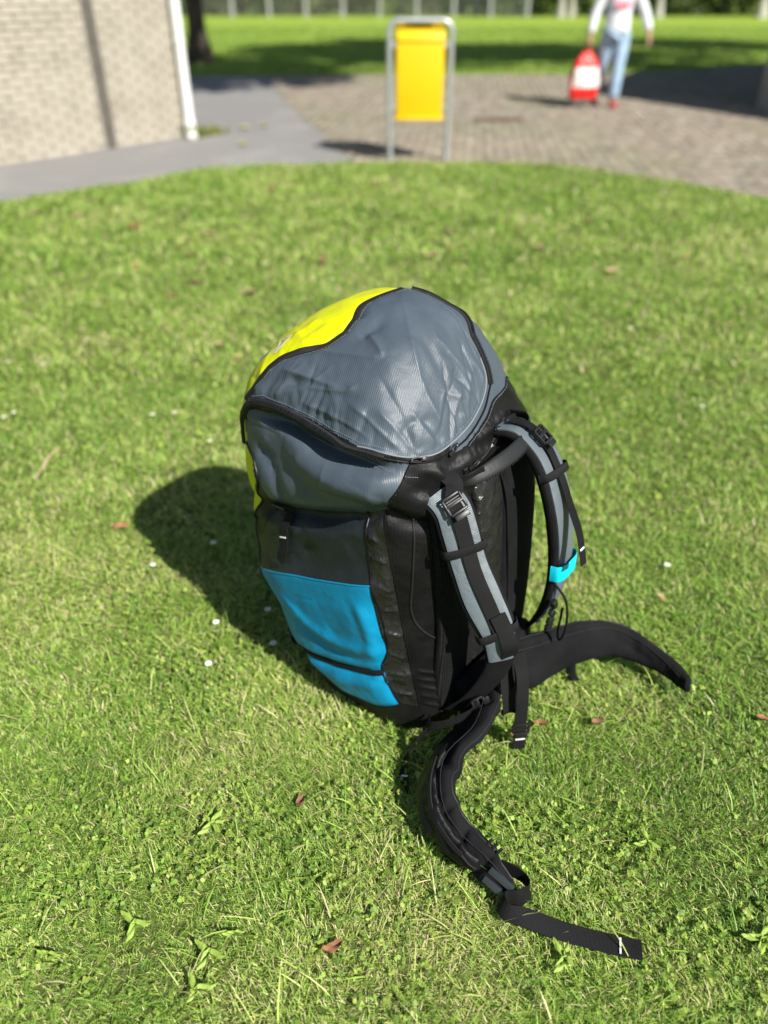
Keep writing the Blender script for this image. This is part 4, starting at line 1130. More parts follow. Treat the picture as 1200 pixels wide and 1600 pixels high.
# seams and zips
zip_line = TR['zipn']
zt = ribbon('main_zipper', zip_line[:9], .018, .0035, M_tape, pack, 160, 9, .0028); zt['label'] = 'black coil zipper along the near side of the top flap'
zt2 = ribbon('main_zipper', zip_line[13:], .014, .003, M_tape, pack, 120, 9, .0028); zt2['label'] = 'black coil zipper along the far side of the top flap'
piping('flap_piping', TR['lid'][4:13], .0016, M_thread, pack_parts[14]); piping('flap_seam', zip_line[8:14], .0022, M_black, pack)
def coil(vu, parent, off, n=900):
    P, Nn = surf(vu, 300, 0); t = np.gradient(P, axis=0); t /= np.linalg.norm(t, axis=1)[:, None]; s = np.cross(Nn, t)
    L_ = np.concatenate([[0], np.cumsum(np.linalg.norm(np.diff(P, axis=0), axis=1))]); mb = MB(); q = 0; k = 0
    while q < L_[-1]:
        i = int(np.searchsorted(L_, q)); i = min(i, len(P) - 1); sd = .0022 if k % 2 else -.0022
        R = Matrix((Vector(t[i]), Vector(s[i]), Vector(Nn[i]))).transposed()
        mb.box(Vector(P[i] + s[i] * sd + Nn[i] * off), (.0014, .0046, .0016), R); q += .0014; k += 1
    return mb.build('zipper_teeth', M_plast, parent, False)
coil(zip_line[:9], zt, .0068); coil(zip_line[13:], zt2, .0062)
stitches('stitching', [(v + .006, u) for v, u in TR['lid'][::-1]], pack_parts[14], 0.0)
stitches('stitching', [(v - .022, u) for v, u in zip_line[3:10]], pack_parts[11], 0.0)
sb = ribbon('seam_band', TR['seam'], .0135, .0025, M_tape, pack, 120, 7, .002); sb['label'] = 'black band between yellow front and grey flap'
stitches('stitching', TR['seam'], sb, -.0088)
piping('seam', TR['corner'], .0018, M_black, pack); piping('seam', TR['farsh'], .0018, M_black, pack)
piping('seam', [(.5678, .6411)] + TR['ysidel'][1:], .0022, M_black, pack)
piping('seam', TR['gusset'][:8], .0017, M_black, pack); piping('seam', TR['gusset'][8:], .0019, M_black, pack)
stitches('stitching', [(v, u + .002) for v, u in TR['farsh'][:5]], pack, .003)
ribbon('pocket_hem', TR['pocket'][:4], .004, .0012, M_blue, pack_parts[7], 60, 4, .001)
piping('pocket_edge', TR['pocket'][3:10], .0016, M_black, pack_parts[7])
piping('pocket_edge', TR['pocket'][9:] + TR['pocket'][:1], .0022, M_black, pack_parts[7])
# trim up the front corner with its pale reflective thread
ct = ribbon('corner_trim', [(.42, .640), (.36, .628), (.30, .632), (.24, .640), (.17, .640), (.11, .645)], .016, .002, M_tape, pack, 70, 5, .002)
stitches('stitching', [(.30, .632), (.24, .640), (.17, .640)], ct, .004, mt_=M_white)

# logo on the yellow front: an outlined triangle with a long tail
def logo():
    c = np.array([(.780, .6210), (.762, .6450), (.804, .6400)])      # three corners
    v, u = c[:, 0], c[:, 1]; P = at_vu(VD, v, u); Nn = at_vu(ND, v, u).mean(0); Nn /= np.linalg.norm(Nn)
    P = P + Nn * .0016; cen = P.mean(0)
    inn = cen + (P - cen) * .62
    V = list(P) + list(inn) + [p + Nn * .0008 for p in P] + [p + Nn * .0008 for p in inn]
    F = []
    for i in range(3):
        j = (i + 1) % 3
        F += [(6 + i, 6 + j, 9 + j, 9 + i), (i, j, 6 + j, 6 + i), (3 + j, 3 + i, 9 + i, 9 + j)]
    o = mesh('logo', V, F, M_silver, pack_parts[13], False)
    ribbon('logo_tail', [(.7745, .6385), (.757, .632), (.728, .612), (.70, .600)], .0026, .0012, M_silver, o, 40, 3, .0004)
logo()

# zip pulls
def puller(vu, parent, name='zipper_pull', ln=.022, ang=.5):
    P, Nn = surf([vu, (vu[0], vu[1] + .003)], 2, .006)
    p = Vector(P[0]); n_ = Vector(Nn[0]); t = Vector(P[1] - P[0]).normalized(); s = n_.cross(t)
    t2 = (t * math.cos(ang) + s * math.sin(ang)).normalized(); s2 = n_.cross(t2)
    R = Matrix((t2, s2, n_)).transposed(); mb = MB()
    mb.box(p, (.011, .008, .005), R, .0012)
    loop = [p + t2 * (.006 + ln / 2 + ln / 2 * math.cos(a)) + s2 * .0042 * math.sin(a) + n_ * .002 for a in np.linspace(0, 6.28, 20, endpoint=False)]
    mb.tube(loop, .0013, 6, closed=True)
    return mb.build(name, M_plast, parent)
puller((.7025, .925), zt); puller((.699, .89), zt, ang=3.4)
# small zipped pocket in the yoke with its own pulls
yz = ribbon('yoke_zipper', [(.66, .945), (.655, .975), (.668, .01), (.69, .04), (.712, .06)], .012, .002, M_tape, pack, 80, 7, .002)
coil([(.66, .945), (.655, .975), (.668, .01), (.69, .04), (.712, .06)], yz, .0045)
puller((.695, .045), yz, ln=.03, ang=2.6); puller((.664, .955), yz, ang=.3)
P_, N_ = surf([(.672, .012), (.676, .018)], 2, .004)
R_ = Matrix((Vector(P_[1] - P_[0]).normalized(), Vector(N_[0]).cross(Vector(P_[1] - P_[0]).normalized()), Vector(N_[0]))).transposed()
MB().box(Vector(P_[0]), (.010, .004, .0015), R_).build('white_tag', M_white, yz, False)

# ---- straps on the near side
def strap_on(name, vu, width, off=.003, n=60, thick=.0016, mt_=None, label=None):
    o = ribbon(name, vu, width, off, mt_ or M_web, pack, n, 6, thick)
    if label: o['label'] = label
    return o
_p, _n = surf([(.500, .697), (.470, .7055), (.430, .7040), (.395, .699), (.372, .6935)], 9, .010)
_p[:2] += _n[:2] * .006
cs = sweep('compression_strap', [(*a, .95, .0, .30, .024, .0024) for a in _p], M_web, pack, 50, 10, 6); cs['label'] = 'black webbing strap hanging below the upper bag'
def white_bar(vu, width, parent, along):
    P, Nn = surf([vu, (vu[0] + along[0], vu[1] + along[1])], 2, .0085); t = Vector(P[1] - P[0]).normalized(); n_ = Vector(Nn[0]); s = n_.cross(t)
    R = Matrix((s, t, n_)).transposed()
    return MB().box(Vector(P[0]), (width, .0026, .0012), R).build('white_stitch', M_white, parent, False)
MB().box(Vector(_p[4] + _n[4] * .0022), (.018, .0016, .0028), Matrix.Rotation(-.30, 3, 'Y')).build('white_stitch', M_white, cs, False)
strap_on('pocket_strap', TR['pstrap'], .013, .004, label='thin black strap across the blue pocket')
def ladder(name, c, t, s, parent, w=.03, h=.026, d=.007):
    """ladder lock: frame with two cross bars"""
    t = Vector(t).normalized(); s = (Vector(s) - Vector(s).dot(t) * t).normalized(); n_ = t.cross(s)
    R = Matrix((s, t, n_)).transposed(); mb = MB(); c = Vector(c)
    for q in (-1, 1): mb.box(c + s * q * w * .5, (.005, h, d), R, .0018)
    for q, zz in ((-.5, .0), (-.02, .0015), (.5, .003)): mb.box(c + t * q * h + n_ * zz, (w, .0058, d * .8), R, .0018)
    mb.box(c + t * .78 * h + n_ * .005, (w * .82, .011, .003), R, .0012)
    for q in (-.3, -.15): mb.box(c + t * (q * h) + n_ * .004, (w * .8, .0022, .002), R)
    return mb.build(name, M_plast, parent)
P_, N_ = surf([(.145, .640), (.142, .66)], 2, .012)
b_ = ladder('strap_buckle', P_[0], P_[1] - P_[0], np.cross(N_[0], P_[1] - P_[0]), pack, .024, .022)
P2_, N2_ = surf([(.482, .690), (.474, .705)], 2, .010)
ladder('strap_buckle', P2_[0], P2_[1] - P2_[0], np.cross(N2_[0], P2_[1] - P2_[0]), pack, .024, .02)

# ---- back system (local +x looks at the wearer)
def pad(name, rows, mt_, parent=pack, n=60, k=24, sq=4):
    return sweep(name, rows, mt_, parent, n, k, sq)
Y_ = (0, 1, 0)
bp_near = pad('back_pad', [(.112, -.100, .625, *Y_, .12, .030), (.136, -.095, .52, *Y_, .13, .036), (.148, -.092, .40, *Y_, .135, .040), (.158, -.092, .28, *Y_, .135, .044), (.16, -.100, .16, *Y_, .13, .05), (.17, -.10, .06, *Y_, .12, .04)], M_mesh, sq=3)
bp_far = pad('back_pad', [(.105, .120, .66, *Y_, .10, .03), (.140, .115, .60, *Y_, .115, .045), (.158, .112, .50, *Y_, .13, .05), (.166, .110, .36, *Y_, .135, .055), (.172, .105, .24, *Y_, .135, .055), (.176, .100, .14, *Y_, .13, .05), (.18, .10, .06, *Y_, .12, .04)], M_foam, sq=3)
sp = pad('spine_panel', [(.112, .012, .63, *Y_, .10, .03), (.146, .012, .54, *Y_, .10, .032), (.160, .010, .42, *Y_, .10, .035), (.170, .005, .30, *Y_, .10, .035), (.17, .0, .15, *Y_, .12, .04)], M_shiny, sq=3)
for q_, py in enumerate((.052, .058, .064)):
    sweep('spine_trim', [(.125, py, .625, *Y_, .006, .006), (.166, py, .54, *Y_, .0065, .007), (.182, py + .002, .43, *Y_, .007, .008), (.192, py + .006, .32, *Y_, .007, .008), (.198, py + .012, .19, *Y_, .007, .008)], M_mesh, sp, 80, 8, 2.2)
sweep('lumbar_pad', [(.205, -.13, .105, 0, 0, 1, .10, .05), (.222, -.06, .11, 0, 0, 1, .13, .06), (.226, 0, .112, 0, 0, 1, .14, .06), (.222, .06, .11, 0, 0, 1, .13, .06), (.205, .13, .105, 0, 0, 1, .10, .05)], M_foam, pack, 60, 24, 3)
piping('pad_piping', TR['backpipe'], .0024, M_tape, pack)

# shoulder straps
def add_strap(rows_pad, face_shift, name_label, far=False):
    st = sweep('shoulder_strap', rows_pad, M_foam, pack, 90, 24, 3.2)
    st['label'] = name_label
    R_ = np.array(rows_pad, float)
    t = np.gradient(R_[:, :3], axis=0); t /= np.linalg.norm(t, axis=1)[:, None]
    wd = R_[:, 3:6] - (R_[:, 3:6] * t).sum(1)[:, None] * t; wd /= np.linalg.norm(wd, axis=1)[:, None]
    nn = np.cross(t, wd); sg = np.sign(nn[:, 0].mean())
    nn = nn * sg
    F_ = R_.copy(); F_[:, :3] += nn * (R_[:, 7:8] * .42) ; F_[:, 6] *= .84; F_[:, 7] = .010
    sweep('face_fabric', F_[:7] if not far else F_[:8], M_cord, st, 90, 16, 4, wrinkle=.0006, seed=3)  # near face ends early, so the lower strap's shade is put in as black
    return st, R_, nn, t, wd
near_pairs_s = [((.098, -.166, .612), (.150, -.104, .620), .014), ((.130, -.166, .590), (.182, -.106, .596), .018), ((.148, -.166, .550), (.202, -.106, .555), .019), ((.174, -.166, .487), (.228, -.106, .480), .020),
                ((.204, -.163, .424), (.266, -.104, .405), .020), ((.246, -.155, .350), (.300, -.100, .340), .019), ((.264, -.146, .285), (.306, -.104, .272), .016), ((.256, -.150, .225), (.288, -.116, .205), .012), ((.225, -.160, .150), (.250, -.130, .130), .008), ((.185, -.165, .090), (.205, -.138, .075), .006)]
near_rows = []
for a_, b_, t_ in near_pairs_s:
    a_, b_ = np.array(a_), np.array(b_); near_rows.append((*((a_ + b_) / 2), *(b_ - a_), np.linalg.norm(b_ - a_), t_))
ns, NR, nn_, tt_, wd_ = add_strap(near_rows, 0, 'near shoulder strap with grey face')
far_rows = [(.120, .090, .655, 0, 1, -.10, .075, .016), (.165, .098, .655, 0, 1, -.10, .080, .024), (.215, .106, .610, 0, 1, -.10, .084, .030), (.250, .112, .530, 0, 1, -.05, .084, .032),
            (.272, .114, .440, 0, 1, 0, .078, .032), (.280, .114, .350, 0, 1, .05, .070, .028), (.272, .114, .270, 0, 1, .05, .060, .024), (.245, .122, .190, 0, 1, .05, .042, .014), (.205, .135, .110, 0, 1, 0, .030, .007)]
fs, FR, fn_, ft_, fw_ = add_strap(far_rows, 0, 'far shoulder strap arching away from the back', True)

def along(R, nn, q, lift):
    """point, tangent, width direction and normal at parameter q (0..1) of a strap"""
    S = catmull(np.hstack([R, nn]), 200); i = min(198, int(q * 199)); p = S[i, :3]; t = S[i + 1, :3] - S[i, :3]; t /= np.linalg.norm(t)
    w_ = S[i, 3:6] - (S[i, 3:6] @ t) * t; w_ /= np.linalg.norm(w_); n_ = np.cross(t, w_); n_ *= np.sign(n_ @ S[i, 8:11])
    return p + n_ * (S[i, 7] / 2 + lift), t, w_, n_
def web_rows(R, nn, qs, lift, width, side=0.0, thick=.0022):
    out = []
    for i, q in enumerate(qs):
        p, t, w_, n_ = along(R, nn, q, lift[i] if hasattr(lift, '__len__') else lift)
        p = p + w_ * (side[i] if hasattr(side, '__len__') else side)
        out.append((*p, *w_, width, thick))
    return out
# near strap: load webbing, its buckle, keeper bands and tail
lw = sweep('load_strap', [(.105, -.115, .648, .66, .72, .1, .032, .0022), (.148, -.122, .640, .66, .72, .1, .034, .0022)] + web_rows(NR, nn_, [.09, .16, .25, .36, .47, .56], [.012, .010, .008, .008, .008, .010], .029, [.004, .004, .004, .003, .004, .004]), M_web, ns, 90, 10, 6)
p, t, w_, n_ = along(NR, nn_, .10, .017)
ladder('ladder_buckle', p + w_ * .004, t, w_, lw, .036, .032, .008)
p, t, w_, n_ = along(NR, nn_, .525, .0115)
MB().box(Vector(p + w_ * .003), (.002, .017, .0022), Matrix((Vector(t), Vector(w_), Vector(n_))).transposed()).build('white_stitch', M_white, lw, False)
def keeper(R, nn, q, wid, parent, label=None, mt_=None, ln=.018, lift=.0105, skew=0.0):
    p, t, w_, n_ = along(R, nn, q, 0)
    wv = w_ * math.cos(skew) + t * math.sin(skew); rows = []
    for a, dz in ((-.56, -.012), (-.50, .004), (-.3, lift), (0, lift + .001), (.3, lift), (.50, .004), (.56, -.012)):
        rows.append((*(p + wv * a * wid + n_ * dz), *t, ln, .0022))
    o = sweep('keeper_band', rows, mt_ or M_web, parent, 40, 8, 6)
    if label: o['label'] = label
    return o
keeper(NR, nn_, .285, .082, ns); keeper(NR, nn_, .555, .080, ns, skew=-.1)
# adjusting webbing from the strap's end to the belt
sweep('adjusting_strap', web_rows(NR, nn_, [.50, .56, .62], [.013, .013, .012], .033, [.010, .012, .014]) +
      [(.290, -.104, .235, .35, .9, .3, .033, .002), (.302, -.102, .170, .4, .9, .2, .033, .002), (.310, -.102, .118, .4, .9, .1, .033, .002), (.306, -.094, .106, .4, .9, .1, .033, .002), (.308, -.080, .150, .4, .9, 0, .033, .002), (.318, -.082, .205, .4, .9, 0, .033, .002), (.302, -.078, .262, .3, 1, .2, .033, .002)], M_web, pack, 120, 10, 6)
tl = sweep('strap_tail', [(.300, -.082, .262, .5, .8, .2, .028, .002), (.322, -.090, .225, .5, .8, .1, .028, .002), (.334, -.096, .160, .6, .8, 0, .028, .002), (.337, -.098, .095, .7, .7, 0, .028, .002), (.340, -.098, .055, .7, .7, 0, .028, .002), (.343, -.098, .012, .7, .7, 0, .028, .002)], M_web, pack, 80, 10, 6)
ladder('tail_buckle', (.341, -.099, .078), (.02, 0, -1), (.7, .7, 0), tl, .034, .024, .008)
MB().box((.3432, -.1000, .045), (.002, .021, .0024), Matrix.Rotation(-.785, 3, 'Z')).build('white_stitch', M_white, tl, False)
# far strap: webbing, keeper, cyan ribbon, free end and sternum cord
lf = sweep('load_strap', web_rows(FR, fn_, [.06, .14, .22, .32, .40], [.010, .013, .010, .009, .014], .024, 0.0) + [(.318, .098, .478, 0, 1, 0, .024, .002), (.336, .088, .44, 0, 1, 0, .024, .002), (.345, .083, .415, 0, 1, 0, .024, .002)], M_web, fs, 90, 10, 6)
p, t, w_, n_ = along(FR, fn_, .185, .016); ladder('ladder_buckle', p, t, w_, lf, .034, .032, .009)
MB().box((.334, .0885, .447), (.004, .016, .0024), Matrix.Rotation(.5, 3, 'Y')).build('white_stitch', M_white, lf, False)
keeper(FR, fn_, .30, .088, fs, skew=.15)
keeper(FR, fn_, .60, .080, fs, 'bright cyan ribbon around the far strap', M_cyan, .040, .012)
MB().tube(catmull([(.290, .085, .335), (.318, .090, .30), (.325, .10, .24), (.322, .105, .19), (.312, .108, .165), (.305, .11, .185), (.308, .105, .23), (.312, .095, .27)], 60), .0028, 8).build('sternum_cord', M_web, fs)
sc_ = MB(); 
for q, (yy, zz) in enumerate(((.080, .285), (.083, .255), (.086, .228), (.09, .205))): sc_.box((.298 - q * .003, yy, zz), (.012, .016, .024), Matrix.Rotation(.4 + q * .3, 3, 'X'), .003)
sc_.build('sternum_buckle', M_plast, fs)

# haul handle at the top of the back
hr = [(.100, -.105, .612, 0, .2, 1, .020, .004), (.140, -.100, .625, -.2, .1, 1, .022, .005), (.168, -.082, .638, -.5, 0, .8, .026, .008), (.184, -.03, .648, -.65, 0, .7, .031, .010), (.188, .03, .652, -.65, 0, .7, .031, .010),
      (.182, .085, .656, -.65, 0, .7, .029, .009), (.168, .125, .662, -.5, 0, .8, .020, .005), (.145, .146, .668, -.2, 0, 1, .016, .003), (.105, .150, .662, 0, -.2, 1, .016, .003)]
M_rub = mat('rubber_handle', (.013, .014, .015), .5, .35, bump=(120, .2, .002))
hh = sweep('haul_handle', hr, M_rub, pack, 110, 16, 3.5)
mbr = MB()
for q in np.linspace(.30, .66, 26):
    S = catmull(hr, 200); i = int(q * 199); mbr.box(Vector(S[i, :3]) + Vector((.0085, 0, -.0075)), (.014, .0022, .002), Matrix.Rotation(.79, 3, 'Y'))
mbr.build('grip_ribs', M_plast, hh, False)
sweep('handle_loop', [(.095, -.108, .60, 0, .2, 1, .024, .003), (.128, -.104, .618, .1, .1, 1, .026, .003), (.160, -.092, .632, .1, .1, 1, .026, .004), (.176, -.060, .644, .2, 0, 1, .029, .006)], M_web, hh, 40, 10, 6)

# ---- hip belt fins: rows of (top edge, bottom edge)
def fin(name, pairs, thick, label, seed, outer, crease=.35):
    A = np.array([a for a, b in pairs], float); B = np.array([b for a, b in pairs], float)
    n, k = 140, 40
    S = catmull(np.hstack([A, B, np.array(thick)[:, None]]), n)
    T_, B_, th = S[:, :3], S[:, 3:6], S[:, 6]
    c = (T_ + B_) / 2; hw = (T_ - B_) / 2
    t = np.gradient(c, axis=0); t /= np.linalg.norm(t, axis=1)[:, None]
    nn = np.cross(t, hw); nn /= np.linalg.norm(nn, axis=1)[:, None]
    a = np.linspace(0, 2 * math.pi, k, endpoint=False); cs_, sn = np.cos(a), np.sin(a)
    r = (np.abs(cs_)**3.2 + np.abs(sn)**3.2)**(-1 / 3.2)
    V = c[:, None] + hw[:, None] * (r * cs_)[None, :, None] + nn[:, None] * (th[:, None] / 2 * (r * sn)[None])[..., None]
    q = V.reshape(-1, 3)
    dd = .0034 * lattice_noise(q, 24, seed) + .0022 * lattice_noise(q, 55, seed + 1) - .006 * crease * np.maximum(0, 1 - np.abs(lattice_noise(q * np.array([1, 1, .5]), 17, seed + 2)) * 3.2)**1.5
    V = V + (nn[:, None] * dd.reshape(n, k)[..., None])
    V[..., 2] = np.maximum(V[..., 2], .006)
    L_ = np.concatenate([[0], np.cumsum(np.linalg.norm(np.diff(c, axis=0), axis=1))])
    uv = np.stack([np.repeat(L_[:, None], k, 1), np.repeat((cs_ * .05)[None], n, 0)], -1).reshape(-1, 2)
    F = [(i * k + j, i * k + (j + 1) % k, (i + 1) * k + (j + 1) % k, (i + 1) * k + j) for i in range(n - 1) for j in range(k)]
    F += [tuple(range(k))[::-1], tuple((n - 1) * k + j for j in range(k))]
    o = mesh(name, V.reshape(-1, 3), F, M_foam, pack, True, uv); o['label'] = label
    bm = bmesh.new(); bm.from_mesh(o.data); bmesh.ops.recalc_face_normals(bm, faces=bm.faces); bm.to_mesh(o.data); bm.free()
    for kk in (0, k // 2): MB().tube(V[4:-4:3, kk], .0024, 6).build('edge_binding', M_tape, o)
    st_ = (c + hw * .72 + nn * (th[:, None] / 2 + .0004))[6:-10:4]; MB().tube(st_, .0007, 5).build('seam', M_thread2, o)
    st_ = (c + hw * .72 - nn * (th[:, None] / 2 + .0004))[6:-10:4]; MB().tube(st_, .0007, 5).build('seam', M_thread2, o)
    ix_ = np.linspace(0, n - 1, 90).astype(int); c, hw, nn, t = c[ix_], hw[ix_], nn[ix_], t[ix_]
    return o, c, hw, nn, t
far_pairs = [((.215, .00, .172), (.235, .00, .045)), ((.258, .085, .165), (.285, .06, .035)), ((.296, .165, .158), (.310, .135, .040)), ((.335, .245, .137), (.365, .222, .050)),
             ((.385, .290, .121), (.410, .258, .054)), ((.445, .297, .110), (.465, .272, .050)), ((.510, .290, .094), (.525, .275, .045)), ((.552, .274, .086), (.562, .268, .040)), ((.573, .262, .080), (.580, .257, .043))]
ff, fc_, fhw, fnn, ftn = fin('hip_belt', far_pairs, [.03, .032, .034, .032, .03, .03, .028, .026, .020], 'far hip belt fin curving out over the grass', 91, 1)
near_pairs = [((.225, .00, .175), (.240, .00, .05)), ((.275, -.105, .168), (.225, -.09, .05)), ((.312, -.205, .155), (.212, -.190, .045)), ((.298, -.292, .134), (.232, -.280, .050)),
              ((.333, -.350, .108), (.268, -.366, .036)), ((.384, -.372, .086), (.338, -.402, .022)), ((.440, -.378, .072), (.415, -.412, .018)), ((.478, -.384, .052), (.468, -.408, .015)), ((.494, -.386, .042), (.488, -.404, .018))]
nf, nc_, nhw, nnn, ntn = fin('hip_belt', near_pairs, [.03, .032, .034, .036, .036, .032, .026, .02, .010], 'near hip belt fin drooping onto the grass', 95, -1, 2.0)
sgn = -1 if nnn[45] @ np.array([-.3, -1, .3]) < 0 else 1
nout = nnn * sgn
# zipped pocket on the near fin
def fin_curve(c, hw, out, i0, i1, s0, s1, lift, n=30):
    q = np.linspace(0, 1, n); ix = (i0 + (i1 - i0) * q).astype(int); s = s0 + (s1 - s0) * q
    return c[ix] + hw[ix] * s[:, None] + out[ix] * (lift if not hasattr(lift, '__len__') else np.array(lift)[:, None]), ix
pc, ix = fin_curve(nc_, nhw, nout, 33, 66, -.2, -.05, .022)
bulge_ = 1 * np.sin(np.linspace(0.15, math.pi - .15, 30))
sweep('belt_pocket', [(*(nc_[i] + nhw[i] * -.12 + nout[i] * (.012 + .006 * b)), *nhw[i], 1.25 * np.linalg.norm(nhw[i]) * (.55 + .45 * b), .022) for i, b in zip(range(30, 68, 4), np.sin(np.linspace(.2, 2.94, 10)))], M_black, nf, 90, 28, 3, wrinkle=.002, seed=4)
bpk = [o for o in nf.children if o.name.startswith('belt_pocket')][0]
_q = np.array([v.co for v in bpk.data.vertices]); _d = .004 * lattice_noise(_q, 30, 5) - .006 * np.maximum(0, 1 - np.abs(lattice_noise(_q, 20, 6)) * 3)
for v, d_ in zip(bpk.data.vertices, _d): v.co += Vector((-.3, -.8, .5)) * float(d_)
zp, ix = fin_curve(nc_, nhw, nout, 34, 64, .35, .05, .0275)
zz_ = sweep('belt_zipper', [(*zp[i], *nhw[ix[i]], .010, .003) for i in range(0, 30, 4)], M_tape, nf, 50, 8, 5)
MB().tube([Vector(zp[-2]), Vector(zp[-2]) + Vector((.02, -.004, -.006)), Vector(zp[-2]) + Vector((.034, -.002, -.008))], [.003, .0025, .002], 8).build('zipper_pull', M_plast, zz_)
# small glossy buckle plates at the belt's tip
for s_, sx in ((-.5, 0), (.45, 1)):
    i = 78; R = Matrix((Vector(ntn[i]), Vector(nhw[i]).normalized(), Vector(nout[i]))).transposed()
    MB().box(Vector(nc_[i] + nhw[i] * s_ + nout[i] * .014), (.052, .014, .006), R, .002).build('belt_plate', mat('belt_plate', (.03, .036, .04), .25, .6), nf)
mbq = MB(); i = 66; R = Matrix((Vector(ntn[i]), Vector(nhw[i]).normalized(), Vector(nout[i]))).transposed()
for q in (-1, 0, 1): mbq.box(Vector(nc_[i] + nhw[i] * 1.05 - nout[i] * .008 + ntn[i] * q * .012), (.006, .022, .008), R, .002)
mbq.build('side_release_buckle', M_plast, nf)
# belt webbing: loop at the tip, then the long tail on the grass
Z_ = (0, 0, 1)
bt = sweep('belt_tail', [(*(nc_[70] + nout[70] * -.012), 0, .2, 1, .034, .0022), (.470, -.378, .048, 0, .2, 1, .034, .0022), (.505, -.372, .046, 0, 0, 1, .034, .0022), (.524, -.383, .042, -.3, .2, 1, .034, .0022), (.517, -.404, .036, -.3, .3, 1, .034, .0022), (.497, -.418, .028, -.2, .4, 1, .032, .0022),
     (.497, -.434, .034, .3, .5, .8, .030, .0022), (.515, -.440, .035, .4, .6, .5, .030, .0022), (.545, -.428, .035, .2, .8, .35, .032, .0022), (.600, -.409, .030, -.1, 1, .15, .034, .0022), (.665, -.383, .030, -.25, 1, .1, .034, .0022), (.705, -.364, .029, -.3, 1, .12, .034, .0022), (.728, -.352, .030, -.3, 1, .1, .034, .0022)], M_web, pack, 160, 10, 6)
bt['label'] = 'long black webbing tail lying on the grass'
MB().box((.6955, -.3690, .0318), (.0028, .027, .0016), Matrix.Rotation(math.atan2(.019, .042), 3, 'Z')).build('white_stitch', M_white, bt, False)
# stabiliser straps between belt and pack base
sweep('stabiliser_strap', [(.165, -.195, .075, .3, .2, 1, .022, .002), (.190, -.228, .098, .3, .1, 1, .022, .002), (.222, -.220, .118, .2, .2, 1, .022, .002), (.248, -.185, .128, .1, .3, 1, .022, .002), (.262, -.150, .138, .1, .3, 1, .022, .002)], M_web, pack, 60, 10, 6)
ladder('stabiliser_buckle', (.262, -.152, .148), (.5, .8, .3), (-.3, .1, 1), pack, .028, .024, .008)
st2 = sweep('stabiliser_tail', [(.190, -.228, .09, .3, .1, 1, .022, .002), (.172, -.250, .05, .3, .1, 1, .022, .002), (.165, -.275, .018, .3, .3, .8, .022, .002), (.185, -.310, .014, .5, .3, .5, .022, .002), (.215, -.335, .018, .5, -.3, .4, .022, .002)], M_web, pack, 60, 10, 6)
MB().box((.193, -.318, .026), (.013, .003, .002), Matrix.Rotation(.6, 3, 'Z')).build('white_stitch', M_white, st2, False)
sweep('belt_underside_strap', [(.330, .165, .055, 1, .3, 0, .024, .002), (.335, .162, .03, 1, .3, 0, .024, .002), (.350, .158, .012, 1, .3, .1, .024, .002)], M_web, ff, 20, 8, 6)

# ================================================================== PERSON WITH THE RED BAG
def skin(name, joints, edges, mat_, parent, sub=2, root=0):
    me = bpy.data.meshes.new(name); me.from_pydata([j[:3] for j in joints], edges, []); o = link(name, me, parent)
    md = o.modifiers.new('skin', 'SKIN'); md.use_smooth_shade = True
    for i, j in enumerate(joints):
        sv = me.skin_vertices[0].data[i]; r = j[3]; sv.radius = (r, j[4] if len(j) > 4 else r)
    me.skin_vertices[0].data[root].use_root = True
    sd = o.modifiers.new('sub', 'SUBSURF'); sd.levels = sub; sd.render_levels = sub
    dg = bpy.context.evaluated_depsgraph_get(); ev = o.evaluated_get(dg)
    m2 = bpy.data.meshes.new_from_object(ev); o.modifiers.clear(); o.data = m2
    m2.materials.clear(); m2.materials.append(mat_)
    m2.polygons.foreach_set('use_smooth', [True] * len(m2.polygons))
    return o
M_skin = mat('skin', (.48, .27, .19), .55, .35, noise=(20, .3, (.55, .32, .23)))
M_jean = mat('light_blue_denim', (.27, .40, .55), .85, .2, noise=(14, .8, (.38, .52, .66)), bump=(60, .4, .004))
M_swt = mat('white_knit', (.72, .73, .76), .9, .2, noise=(10, .6, (.60, .63, .70)), bump=(90, .4, .004))
M_collar = mat('pale_blue_cloth', (.35, .52, .72), .85, .2)
M_shoe = mat('red_shoe', (.45, .02, .03), .5, .4)
M_hair = mat('brown_hair', (.06, .035, .02), .6, .4, bump=(60, .8, .01))
M_pinkprint = mat('pink_print', (.72, .25, .33), .8, .2)
M_eye = mat('eye_white', (.8, .8, .78), .3, .4)
M_iris = mat('iris', (.04, .03, .02), .3, .4)
pr = empty('person', (3.06, 11.92, -.006), math.radians(4))
pr.scale = (1.08, 1.1, 1.0)
tag(pr, 'person in white sweater and light blue jeans carrying a red bag', 'person')
# faces -y (towards the camera); the person's right hand is at -x
def fingers(wx, wy, wz, sx, hold):
    J, E = [], []
    for k, (off, ln) in enumerate(((-.028, .062), (-.009, .07), (.010, .066), (.027, .052))):
        b = len(J); y = wy + off
        pts = [(wx, y, wz - .075, .0095), (wx + sx * .006, y - .002, wz - .075 - ln * .45, .009), (wx + sx * (.024 if hold else .014), y - .003, wz - .075 - ln * (.66 if hold else .8), .008), (wx + sx * (.036 if hold else .024), y - .002, wz - .075 - ln * (.55 if hold else 1.0), .0065)]
        J += pts; E.append([(b, b + 1), (b + 1, b + 2), (b + 2, b + 3)])
    return J, E
J = [(0, 0, .93, .13, .10), (0, .0, 1.08, .125, .095), (0, .005, 1.25, .14, .10), (0, .01, 1.37, .09, .075), (0, 0, 1.44, .048), (0, -.012, 1.50, .062), (0, -.018, 1.555, .078, .09), (0, -.015, 1.62, .076, .092), (0, -.01, 1.675, .055, .065)]
E = [(0, 1), (1, 2), (2, 3), (3, 4), (4, 5), (5, 6), (6, 7), (7, 8)]
